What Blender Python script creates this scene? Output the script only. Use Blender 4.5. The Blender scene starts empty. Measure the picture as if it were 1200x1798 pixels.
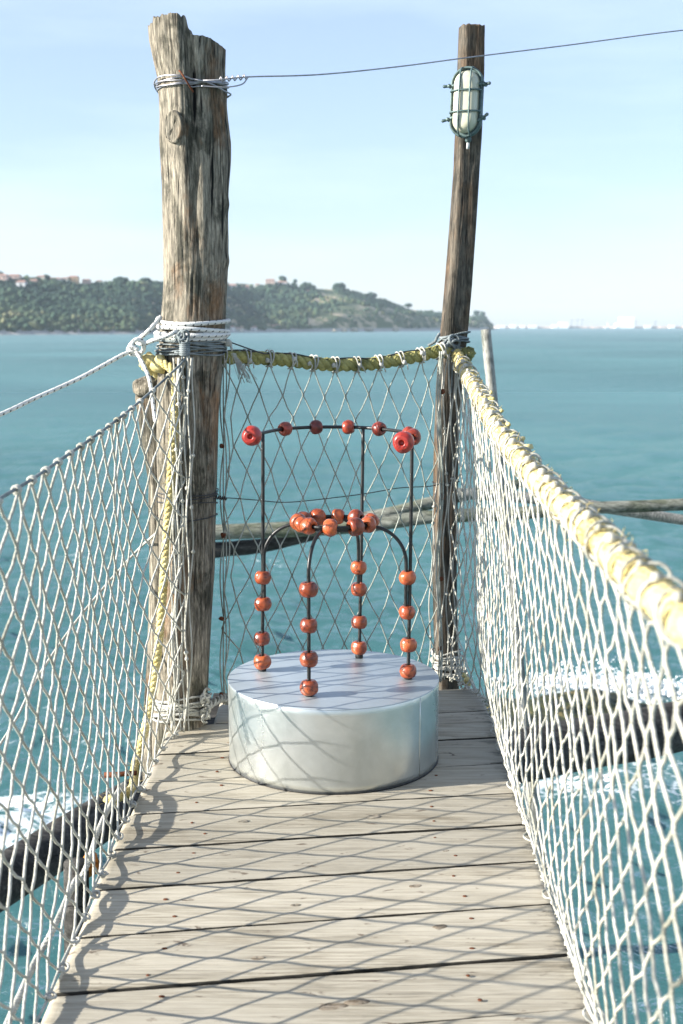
import bpy, bmesh, math, random
import numpy as np
from mathutils import Vector, Matrix, noise as mnoise

random.seed(7); rng = np.random.default_rng(7)
sc = bpy.context.scene
COL = sc.collection
R_ = math.radians
PI = math.pi

# ------------------------------------------------------------------ camera
PITCH = R_(8.65); CAMZ = 1.5; FPX = 2150.0
cam = bpy.data.cameras.new('camera'); camo = bpy.data.objects.new('camera', cam); COL.objects.link(camo)
camo.location = (0, 0, CAMZ); camo.rotation_euler = (PI/2 - PITCH, 0, 0)
cam.sensor_fit = 'VERTICAL'; cam.sensor_height = 36; cam.sensor_width = 36
cam.lens = 36*FPX/1798
cam.clip_start = .05; cam.clip_end = 20000
cam.dof.use_dof = True; cam.dof.focus_distance = 4.15; cam.dof.aperture_fstop = 4.2
sc.camera = camo
# ------------------------------------------------------------------ world, sun, exposure
SUN_EL = 20.0; SHADOW_AZ = 12.5           # shadows run towards +x, turned 11 degrees towards +y
sx, sy = -math.cos(R_(SHADOW_AZ)), -math.sin(R_(SHADOW_AZ))
w = bpy.data.worlds.new('World'); sc.world = w; w.use_nodes = True
nt = w.node_tree; nt.nodes.clear()
sky = nt.nodes.new('ShaderNodeTexSky'); sky.sky_type = 'NISHITA'; sky.sun_disc = False
sky.sun_elevation = R_(SUN_EL); sky.sun_rotation = math.atan2(sx, sy) % (2*PI)
sky.air_density = 1.0; sky.dust_density = 0.6; sky.ozone_density = 2.6; sky.altitude = 0
bg = nt.nodes.new('ShaderNodeBackground'); wo = nt.nodes.new('ShaderNodeOutputWorld')
tc = nt.nodes.new('ShaderNodeTexCoord'); mp = nt.nodes.new('ShaderNodeMapping'); mp.inputs['Scale'].default_value = (1.2, 1.2, 7.0)
nz = nt.nodes.new('ShaderNodeTexNoise'); nz.inputs['Scale'].default_value = 1.6; nz.inputs['Detail'].default_value = 6; nz.inputs['Roughness'].default_value = .55
cr = nt.nodes.new('ShaderNodeMapRange'); cr.inputs['From Min'].default_value = .48; cr.inputs['From Max'].default_value = .85
cr.inputs['To Min'].default_value = .27; cr.inputs['To Max'].default_value = .6
tint = nt.nodes.new('ShaderNodeMixRGB'); tint.blend_type = 'MULTIPLY'; tint.inputs[0].default_value = 1; tint.inputs[2].default_value = (.86, .86, 1.04, 1)
mx = nt.nodes.new('ShaderNodeMixRGB'); mx.inputs[2].default_value = (5.2, 6.0, 6.7, 1)
L = nt.links.new
L(tc.outputs['Generated'], mp.inputs[0]); L(mp.outputs[0], nz.inputs['Vector']); L(nz.outputs[0], cr.inputs[0])
L(sky.outputs[0], tint.inputs[1]); L(tint.outputs[0], mx.inputs[1]); L(cr.outputs[0], mx.inputs[0]); L(mx.outputs[0], bg.inputs[0])
bg.inputs[1].default_value = .078
L(bg.outputs[0], wo.inputs[0])
sun = bpy.data.lights.new('sun', 'SUN'); sun.energy = 5.0; sun.angle = R_(.5); sun.color = (1, .95, .87)
so = bpy.data.objects.new('sun', sun); COL.objects.link(so)
tosun = Vector((sx*math.cos(R_(SUN_EL)), sy*math.cos(R_(SUN_EL)), math.sin(R_(SUN_EL))))
so.rotation_euler = tosun.to_track_quat('Z', 'Y').to_euler(); so.location = (-6, -1, 6)
sc.view_settings.view_transform = 'Standard'; sc.view_settings.look = 'None'
sc.view_settings.exposure = 1.55; sc.view_settings.gamma = 1
sc.view_settings.use_curve_mapping = False
sc.cycles.volume_bounces = 0; sc.cycles.volume_step_rate = 10

# ------------------------------------------------------------------ helpers
def at(px, py, Y):
    """point at world depth Y on the sight line of photograph position (px, py)"""
    xc = (px-600)/FPX; yc = (899-py)/FPX
    d = (xc, math.cos(PITCH)+yc*math.sin(PITCH), -math.sin(PITCH)+yc*math.cos(PITCH))
    k = Y/d[1]
    return np.array([d[0]*k, Y, CAMZ+d[2]*k])
def atz(px, py, z):
    p = at(px, py, 1.0); k = (z-CAMZ)/(p[2]-CAMZ)
    return np.array([p[0]*k, k, z])

class MB:
    def __init__(s): s.v = []; s.f = []; s.uv = []; s.n = 0; s.sm = []
    def add(s, v, f, uv=None, smooth=True):
        v = np.asarray(v, float); s.v.append(v)
        for k, q in enumerate(f):
            s.f.append(tuple(i+s.n for i in q)); s.sm.append(smooth)
            s.uv.append(uv[k] if uv is not None else [(0, 0)]*len(q))
        s.n += len(v); return s
    def box(s, c, d, M=None):
        x, y, z = [t/2 for t in d]
        v = np.array([(a*x, b*y, e*z) for e in (-1, 1) for b in (-1, 1) for a in (-1, 1)])
        if M is not None: v = v @ np.array(M.to_3x3()).T
        return s.add(v+np.array(c), [(0,2,3,1),(4,5,7,6),(0,1,5,4),(2,6,7,3),(0,4,6,2),(1,3,7,5)], smooth=False)
    def build(s, name, mat=None, parent=None, loc=(0, 0, 0), bevel=0):
        me = bpy.data.meshes.new(name)
        V = np.concatenate(s.v) if s.v else np.zeros((0, 3))
        me.from_pydata(V.tolist(), [], s.f)
        me.polygons.foreach_set('use_smooth', s.sm)
        ul = me.uv_layers.new(name='UVMap')
        flat = [c for q in s.uv for t in q for c in t]
        ul.data.foreach_set('uv', flat)
        me.update()
        return link(name, me, mat, parent, loc, bevel)
TW = {}
def link(name, me, mat=None, parent=None, loc=(0, 0, 0), bevel=0):
    o = bpy.data.objects.new(name, me); COL.objects.link(o)
    if mat and me and not me.materials: me.materials.append(mat)
    o.location = loc
    if parent:
        o.parent = parent; o.matrix_parent_inverse = Matrix.Translation(-TW.get(parent.name, Vector((0, 0, 0))))
    TW[o.name] = Vector(loc)
    if bevel:
        b = o.modifiers.new('b', 'BEVEL'); b.width = bevel; b.segments = 2; b.limit_method = 'ANGLE'
    return o
def empty(name, loc=(0, 0, 0)):
    o = bpy.data.objects.new(name, None); COL.objects.link(o); o.location = [float(t) for t in loc]; o.empty_display_size = .1
    TW[o.name] = Vector([float(t) for t in loc]); return o
def tag(o, label=None, cat=None, group=None, kind=None):
    for k, v in (('label', label), ('category', cat), ('group', group), ('kind', kind)):
        if v: o[k] = v
    return o

def spline(pts, n):
    """Catmull-Rom through pts, n samples evenly spaced by arc length"""
    P = np.asarray(pts, float)
    if len(P) == 2: 
        t = np.linspace(0, 1, n)[:, None]; return P[0]*(1-t)+P[1]*t
    Q = np.vstack([2*P[0]-P[1], P, 2*P[-1]-P[-2]])
    out = []
    m = 24
    for i in range(1, len(Q)-2):
        p0, p1, p2, p3 = Q[i-1:i+3]
        t = np.linspace(0, 1, m, endpoint=False)[:, None]
        out.append(.5*((2*p1)+(-p0+p2)*t+(2*p0-5*p1+4*p2-p3)*t**2+(-p0+3*p1-3*p2+p3)*t**3))
    S = np.vstack(out+[P[-1:]])
    d = np.r_[0, np.cumsum(np.linalg.norm(np.diff(S, axis=0), axis=1))]
    s = np.linspace(0, d[-1], n)
    return np.stack([np.interp(s, d, S[:, k]) for k in range(3)], 1)
def frames(P):
    P = np.asarray(P, float); T = np.gradient(P, axis=0)
    T /= np.linalg.norm(T, axis=1)[:, None]+1e-12
    a = np.array([0, 0, 1.]) if abs(T[0][2]) < .9 else np.array([1., 0, 0])
    n = np.cross(T[0], a); n /= np.linalg.norm(n); N = [n]
    for i in range(1, len(P)):
        n = N[-1]-T[i]*np.dot(N[-1], T[i]); n /= np.linalg.norm(n)+1e-12; N.append(n)
    N = np.array(N); B = np.cross(T, N); return T, N, B
def tube(mb, P, r, sides=6, caps=True):
    P = np.asarray(P, float); n = len(P); T, N, B = frames(P)
    r = np.broadcast_to(np.asarray(r, float), (n,))
    a = np.linspace(0, 2*PI, sides, endpoint=False)
    V = P[:, None]+r[:, None, None]*(np.cos(a)[None, :, None]*N[:, None]+np.sin(a)[None, :, None]*B[:, None])
    d = np.r_[0, np.cumsum(np.linalg.norm(np.diff(P, axis=0), axis=1))]
    f = []; uv = []
    for i in range(n-1):
        for j in range(sides):
            k = (j+1) % sides
            f.append((i*sides+j, i*sides+k, (i+1)*sides+k, (i+1)*sides+j))
            u0, u1 = j/sides, (j+1)/sides
            uv.append([(u0, d[i]), (u1, d[i]), (u1, d[i+1]), (u0, d[i+1])])
    V = V.reshape(-1, 3)
    if caps:
        f.append(tuple(range(sides-1, -1, -1))); uv.append([(0, 0)]*sides)
        f.append(tuple((n-1)*sides+j for j in range(sides))); uv.append([(0, 0)]*sides)
    mb.add(V, f, uv)
def rope(mb, P, R, pitch, strands=3, sides=8, jit=.0):
    """laid rope: strands twisted round the path"""
    P = np.asarray(P, float); L_ = np.linalg.norm(np.diff(P, axis=0), axis=1).sum()
    n = max(int(L_/pitch*10), 8); P = spline(P[:: max(1, len(P)//60)] if len(P) > 120 else P, n)
    T, N, B = frames(P); s = np.linspace(0, L_, n)
    rs = R*.52
    for k in range(strands):
        ph = 2*PI*k/strands+s/pitch*2*PI
        off = R*.5
        Q = P+off*(np.cos(ph)[:, None]*N+np.sin(ph)[:, None]*B)
        if jit: Q = Q+rng.normal(0, jit, Q.shape)
        tube(mb, Q, rs*(1+.06*np.sin(s*90+k)), sides)
def fuzz(mb, P, R, n, ln=.02, r=.0005):
    """loose fibres standing off a rope"""
    P = np.asarray(P, float)
    for _ in range(n):
        c = P[rng.integers(len(P))]; d = rng.normal(size=3); d /= np.linalg.norm(d)
        a = c+d*R*.8; b = a+d*ln*rng.uniform(.3, 1)+rng.normal(0, .004, 3)
        tube(mb, np.array([a, (a+b)/2+rng.normal(0, .002, 3), b]), r, 3, False)
def lump(mb, c, r, seg=10, amp=.25, sc_=(1, 1, 1)):
    a = np.linspace(0, 2*PI, seg, endpoint=False); rows = max(4, seg//2)
    V = []; s = rng.uniform(0, 50)
    for i in range(1, rows):
        p = PI*i/rows
        for t in a:
            d = Vector((math.sin(p)*math.cos(t), math.sin(p)*math.sin(t), math.cos(p)))
            k = r*(1+amp*mnoise.noise(d*1.6+Vector((s, s, 0))))
            V.append([d.x*k*sc_[0]+c[0], d.y*k*sc_[1]+c[1], d.z*k*sc_[2]+c[2]])
    V.append([c[0], c[1], c[2]+r*sc_[2]]); V.append([c[0], c[1], c[2]-r*sc_[2]])
    f = []
    for i in range(rows-2):
        for j in range(seg): k = (j+1) % seg; f.append((i*seg+j, (i+1)*seg+j, (i+1)*seg+k, i*seg+k))
    tp = len(V)-2
    for j in range(seg):
        k = (j+1) % seg; f.append((tp, j, k)); f.append((tp+1, (rows-2)*seg+k, (rows-2)*seg+j))
    mb.add(V, f)
def lathe(mb, prof, c, axis=(0, 0, 1), seg=24, wob=None):
    """profile [(r, z)] spun round axis through c"""
    z = Vector(axis).normalized(); q = Vector((0, 0, 1)).rotation_difference(z).to_matrix(); Q = np.array(q)
    a = np.linspace(0, 2*PI, seg, endpoint=False); n = len(prof)
    V = np.array([[p[0]*math.cos(t), p[0]*math.sin(t), p[1]] for p in prof for t in a])
    if wob: V = wob(V)
    V = V @ Q.T+np.array(c)
    f = [(i*seg+j, i*seg+(j+1) % seg, (i+1)*seg+(j+1) % seg, (i+1)*seg+j) for i in range(n-1) for j in range(seg)]
    f.append(tuple(range(seg-1, -1, -1))); f.append(tuple((n-1)*seg+j for j in range(seg)))
    mb.add(V, f)

# ------------------------------------------------------------------ materials
class M_:
    def __init__(s, name):
        s.m = bpy.data.materials.new(name); s.m.use_nodes = True; s.t = s.m.node_tree
        s.b = s.t.nodes['Principled BSDF']; s.out = s.t.nodes['Material Output']
    def n(s, ty, **kw):
        nd = s.t.nodes.new('ShaderNode'+ty)
        for k, v in kw.items():
            if k in nd.inputs.keys(): nd.inputs[k].default_value = v
            else: setattr(nd, k, v)
        return nd
    def l(s, a, b): s.t.links.new(a, b)
    def coord(s, kind='Object', scale=(1, 1, 1), rot=(0, 0, 0)):
        tc = s.n('TexCoord'); mp = s.n('Mapping'); mp.inputs['Scale'].default_value = scale; mp.inputs['Rotation'].default_value = rot
        s.l(tc.outputs[kind], mp.inputs[0]); return mp.outputs[0]
    def noise(s, co, scale, detail=4, rough=.6, dist=0):
        nd = s.n('TexNoise', Scale=scale, Detail=detail, Roughness=rough, Distortion=dist); s.l(co, nd.inputs['Vector']); return nd.outputs[0]
    def ramp(s, fac, stops):
        nd = s.n('ValToRGB'); e = nd.color_ramp.elements
        while len(e) < len(stops): e.new(.5)
        for el, (p, c) in zip(e, stops): el.position = p; el.color = (*c, 1) if len(c) == 3 else c
        s.l(fac, nd.inputs[0]); return nd.outputs[0]
    def mix(s, fac, a, b, mode='MIX'):
        nd = s.n('MixRGB', blend_type=mode)
        for i, v in ((0, fac), (1, a), (2, b)):
            if isinstance(v, (int, float)): nd.inputs[i].default_value = v
            elif isinstance(v, tuple): nd.inputs[i].default_value = (*v, 1)
            else: s.l(v, nd.inputs[i])
        return nd.outputs[0]
    def math(s, op, a, b=0.):
        nd = s.n('Math', operation=op)
        for i, v in ((0, a), (1, b)):
            if isinstance(v, (int, float)): nd.inputs[i].default_value = v
            else: s.l(v, nd.inputs[i])
        return nd.outputs[0]
    def bump(s, h, strength=.3, dist=.01):
        nd = s.n('Bump', Strength=strength, Distance=dist); s.l(h, nd.inputs['Height']); s.l(nd.outputs[0], s.b.inputs['Normal'])
    def col(s, c):
        if isinstance(c, tuple): s.b.inputs['Base Color'].default_value = (*c, 1)
        else: s.l(c, s.b.inputs['Base Color'])
    def set(s, **kw):
        for k, v in kw.items():
            k = k.replace('_', ' ')
            if hasattr(v, 'default_value') or hasattr(v, 'links'): s.l(v, s.b.inputs[k])
            else: s.b.inputs[k].default_value = v
        return s

def wood(name, dark, mid, light, warm, sc_=1., bump=.6, warm_at=.6, axis='z', spec=.25):
    m = M_(name)
    st = {'z': (22*sc_, 22*sc_, 1.1*sc_), 'x': (1.0*sc_, 24*sc_, 24*sc_)}[axis]
    co = m.coord('Object', st); fine = m.noise(co, 3.2, 8, .7, .3); big = m.noise(m.coord('Object', tuple(t*.35 for t in st)), 1.2, 5, .6)
    st2 = {'z': (60, 60, 2.2), 'x': (2.2, 60, 60)}[axis]
    crack = m.noise(m.coord('Object', st2), 1.0, 3, .5, .5)
    blot = m.noise(m.coord('Object', (3.2, 3.2, 1.6) if axis == 'z' else (1.6, 3.2, 3.2)), 1.7, 6, .65)
    base = m.ramp(fine, [(.3, dark), (.47, mid), (.66, light)])
    base = m.mix(m.ramp(big, [(.35, (0, 0, 0)), (.7, (.6, .6, .6))]), base, light)
    moss = m.noise(m.coord('Object', (4, 4, 1.8) if axis == 'z' else (1.8, 4, 4)), 2.3, 7, .7, .6); base = m.mix(m.ramp(moss, [(.50, (0, 0, 0)), (.60, (.75, .75, .75))]), base, tuple(t*q for t, q in zip(mid, (.34, .40, .36))))
    base = m.mix(m.ramp(blot, [(warm_at-.07, (0, 0, 0)), (warm_at+.08, (.8, .8, .8))]), base, warm)
    fl = m.noise(m.coord('Object', (70, 70, 12) if axis == 'z' else (12, 70, 70)), 1.6, 4, .7); base = m.mix(1., base, m.ramp(fl, [(.34, (.45, .45, .45)), (.5, (1, 1, 1)), (.66, (1.45, 1.45, 1.45))]), 'MULTIPLY')
    base = m.mix(m.ramp(crack, [(.3, (1, 1, 1)), (.38, (0, 0, 0))]), base, tuple(t*.35 for t in dark))
    m.col(base)
    h = m.math('ADD', m.math('MULTIPLY', fine, .8), m.math('MULTIPLY', m.ramp(crack, [(.28, (0, 0, 0)), (.42, (1, 1, 1))]), .5))
    m.bump(h, bump, .006); m.set(Roughness=.85, Specular_IOR_Level=spec)
    return m.m
WPOST = wood('weathered_post_wood', (.012, .011, .009), (.080, .070, .050), (.34, .30, .23), (.21, .105, .045), 1.9, 1., .61)
WPOST2 = wood('brown_post_wood', (.010, .009, .007), (.040, .035, .027), (.145, .122, .092), (.115, .07, .038), 1.6, .8, .55)
WGREY = wood('pale_pole_wood', (.12, .115, .10), (.22, .215, .19), (.34, .33, .29), (.2, .17, .12), 1, .5, .7)
WBEAM = wood('dark_beam_wood', (.012, .011, .010), (.030, .028, .025), (.08, .075, .066), (.04, .03, .02), .6, .7, .62, 'x')
def deckwood():
    m = M_('deck_plank_wood'); info = m.n('ObjectInfo')
    tcn = m.n('TexCoord'); comb = m.n('CombineXYZ'); m.l(m.math('MULTIPLY', info.outputs['Random'], 37.), comb.inputs[0]); m.l(m.math('MULTIPLY', info.outputs['Random'], 19.), comb.inputs[2])
    add = m.n('VectorMath', operation='ADD'); m.l(tcn.outputs['Object'], add.inputs[0]); m.l(comb.outputs[0], add.inputs[1])
    def mp(s):
        q = m.n('Mapping'); q.inputs['Scale'].default_value = s; q.inputs['Rotation'].default_value = (0, 0, -R_(8.5)); m.l(add.outputs[0], q.inputs[0]); return q.outputs[0]
    grain = m.noise(mp((1.6, 42, 20)), 2.2, 8, .72, .6)
    fib = m.noise(mp((5, 170, 60)), 1.5, 4, .6)
    broad = m.noise(mp((1.3, 6, 4)), 1.4, 5, .6, .4)
    spots = m.noise(mp((7, 22, 9)), 1.6, 5, .62, .8)
    c = m.ramp(grain, [(.31, (.085, .076, .058)), (.42, (.25, .222, .168)), (.60, (.48, .44, .355))])
    c = m.mix(m.ramp(broad, [(.36, (0, 0, 0)), (.68, (.75, .75, .75))]), c, (.48, .445, .37))
    c = m.mix(m.ramp(broad, [(.27, (.55, .55, .55)), (.4, (0, 0, 0))]), c, (.17, .14, .095))
    tone = m.ramp(info.outputs['Random'], [(0, (.74, .73, .70)), (1, (1.08, 1.06, 1.02))])
    c = m.mix(1., c, tone, 'MULTIPLY')
    c = m.mix(m.ramp(spots, [(.63, (0, 0, 0)), (.69, (.85, .85, .85))]), c, (.085, .058, .038))
    c = m.mix(m.ramp(fib, [(.27, (.7, .7, .7)), (.36, (0, 0, 0))]), c, (.11, .10, .08))
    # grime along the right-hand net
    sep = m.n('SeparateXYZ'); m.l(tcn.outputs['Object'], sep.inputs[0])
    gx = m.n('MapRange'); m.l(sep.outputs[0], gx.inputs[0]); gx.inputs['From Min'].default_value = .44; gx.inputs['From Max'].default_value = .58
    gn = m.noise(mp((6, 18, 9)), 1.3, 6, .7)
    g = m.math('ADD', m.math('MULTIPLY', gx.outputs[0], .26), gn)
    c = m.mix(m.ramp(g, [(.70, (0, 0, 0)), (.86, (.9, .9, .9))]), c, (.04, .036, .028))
    m.col(c)
    m.bump(m.math('ADD', grain, m.math('MULTIPLY', fib, .7)), .55, .0035); m.set(Roughness=.72, Specular_IOR_Level=.35); return m.m
WDECK = deckwood()
KNOTM = wood('wood_knot_grain', (.05, .035, .022), (.20, .165, .12), (.36, .33, .27), (.12, .08, .045), 2.2, .8, .52, 'x')

EDGE = wood('gap_shade_plank_edge', (.010, .009, .007), (.022, .02, .016), (.05, .045, .035), (.03, .02, .012), .8, .4, .7, 'x')  # grimy plank sides taken near black: shade of the gaps painted in
def cord(name, a, b, dark=None, pitch=70., bump=.5, twist=True, flecks=False):
    m = M_(name); tcn = m.n('TexCoord'); sep = m.n('SeparateXYZ'); m.l(tcn.outputs['UV'], sep.inputs[0])
    ph = m.math('ADD', m.math('MULTIPLY', sep.outputs[0], 2*PI*2), m.math('MULTIPLY', sep.outputs[1], pitch*2*PI))
    s = m.math('SINE', ph)
    n1 = m.noise(m.coord('Object'), 28, 5, .65)
    c = m.mix(m.ramp(n1, [(.35, (0, 0, 0)), (.62, (1, 1, 1))]), a, b)
    if dark:
        n2 = m.noise(m.coord('Object'), 6, 4, .6); c = m.mix(m.ramp(n2, [(.5, (0, 0, 0)), (.68, (.8, .8, .8))]), c, dark)
    if flecks:
        f1 = m.math('GREATER_THAN', m.math('SINE', m.math('ADD', m.math('MULTIPLY', sep.outputs[1], 2*PI*38), m.math('MULTIPLY', sep.outputs[0], 2*PI))), .80)
        f2 = m.math('GREATER_THAN', m.math('SINE', m.math('MULTIPLY', sep.outputs[0], 2*PI*3)), .2)
        c = m.mix(m.math('MULTIPLY', f1, f2), c, (.02, .02, .025))
    m.col(c)
    m.bump(m.math('ADD', m.math('MULTIPLY', s, .35 if twist else 0), n1), bump, .0015)
    m.set(Roughness=.8, Specular_IOR_Level=.3); return m.m
NET = cord('net_cord', (.35, .34, .285), (.47, .46, .40), (.23, .22, .16), 60)
NETG = cord('grey_net_cord', (.24, .255, .215), (.36, .375, .325), (.16, .17, .135), 60)
WROPE = cord('white_braided_rope', (.50, .495, .46), (.62, .615, .58), None, 120, .4, True, True)
LASH = cord('lashing_cord', (.30, .295, .26), (.44, .43, .38), (.2, .2, .17), 90)
LASHG = cord('grey_lashing_cord', (.10, .12, .12), (.21, .235, .235), (.06, .07, .07), 90)
YEL = cord('yellow_rope_fibre', (.50, .39, .13), (.56, .48, .25), (.30, .23, .07), 120, 1.)
YELG = cord('mossy_yellow_rope_fibre', (.17, .165, .05), (.33, .30, .11), (.05, .06, .02), 120, .9)
def plain(name, c, rough=.5, metal=0., spec=.5, var=.0, sc_=20., bump=0.):
    m = M_(name)
    if var:
        n1 = m.noise(m.coord('Object'), sc_, 5, .6)
        m.col(m.mix(m.ramp(n1, [(.35, (0, 0, 0)), (.65, (1, 1, 1))]), tuple(t*(1-var) for t in c), tuple(min(1, t*(1+var)) for t in c)))
        if bump: m.bump(n1, bump, .002)
    else: m.col(c)
    m.set(Roughness=rough, Metallic=metal, Specular_IOR_Level=spec); return m.m
WIRE = plain('galvanised_wire', (.34, .33, .34), .45, .8, .5, .25, 60)
DARKWIRE = plain('dark_wire', (.05, .05, .05), .5, .5, .5, .3, 60)
RUST = plain('rusty_iron', (.11, .035, .014), .85, .2, .3, .5, 90, .5)
ORANGE = plain('orange_rust_flakes', (.55, .20, .04), .9, 0, .2, .5, 60, .8)
ROD = plain('black_painted_rod', (.015, .015, .014), .38, .3, .6, .3, 70, .3)
RUBBER = plain('black_rubber', (.012, .012, .012), .7)
REDC = plain('red_cord', (.36, .06, .035), .8)
def bead_mat(name, a, b, dark):
    m = M_(name); info = m.n('ObjectInfo')
    add = m.n('VectorMath', operation='ADD'); tcn = m.n('TexCoord'); m.l(tcn.outputs['Object'], add.inputs[0]); m.l(info.outputs['Random'], add.inputs[1])
    sc2 = m.n('VectorMath', operation='SCALE'); m.l(add.outputs[0], sc2.inputs[0]); sc2.inputs['Scale'].default_value = 1.
    n1 = m.noise(sc2.outputs[0], 26, 5, .6, .5); n2 = m.noise(sc2.outputs[0], 9, 3, .5, 2.)
    n3 = m.noise(sc2.outputs[0], 110, 3, .5)
    c = m.ramp(n1, [(.32, dark), (.46, a), (.7, b)])
    c = m.mix(m.ramp(n2, [(.485, (0, 0, 0)), (.5, (.85, .85, .85)), (.515, (0, 0, 0))]), c, tuple(t*.35 for t in dark))
    c = m.mix(m.ramp(n3, [(.68, (0, 0, 0)), (.72, (.8, .8, .8))]), c, tuple(t*.25 for t in dark))
    hs = m.mix(1., c, m.ramp(info.outputs['Random'], [(0, (.6, .52, .5)), (1, (1.2, 1.2, 1.15))]), 'MULTIPLY')
    m.col(hs); m.bump(m.math('ADD', n1, m.math('MULTIPLY', n3, .3)), .12, .002)
    m.set(Roughness=.36, Specular_IOR_Level=.5, Coat_Weight=.25, Coat_Roughness=.22); return m.m
BEAD = bead_mat('orange_glazed_wood', (.28, .052, .014), (.42, .105, .028), (.085, .016, .006))
BEADD = bead_mat('dark_red_glazed_wood', (.20, .022, .008), (.29, .042, .014), (.06, .010, .005))
BEADR = bead_mat('red_glazed_wood', (.38, .026, .014), (.46, .045, .024), (.24, .016, .009))
def galv():
    m = M_('galvanised_sheet_metal'); co = m.coord('Object')
    n1 = m.noise(co, 5, 5, .6, .4); n2 = m.noise(co, 60, 3, .6); n3 = m.noise(m.coord('Object', (1, 1, .25)), 6, 2, .45, .3)
    m.col(m.mix(m.ramp(n1, [(.35, (0, 0, 0)), (.65, (1, 1, 1))]), (.52, .55, .53), (.68, .705, .69)))
    m.set(Metallic=.88, Specular_IOR_Level=.5)
    m.l(m.ramp(m.math('ADD', m.math('MULTIPLY', n3, .9), m.math('MULTIPLY', n2, .1)), [(.3, (.25, .25, .25)), (.7, (.36, .36, .36))]), m.b.inputs['Roughness'])
    m.bump(n3, .05, .01); return m.m
GALV = galv()
GALVT = plain('pale_zinc_top', (.40, .45, .475), .42, .55, .5, .07, 5)

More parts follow.
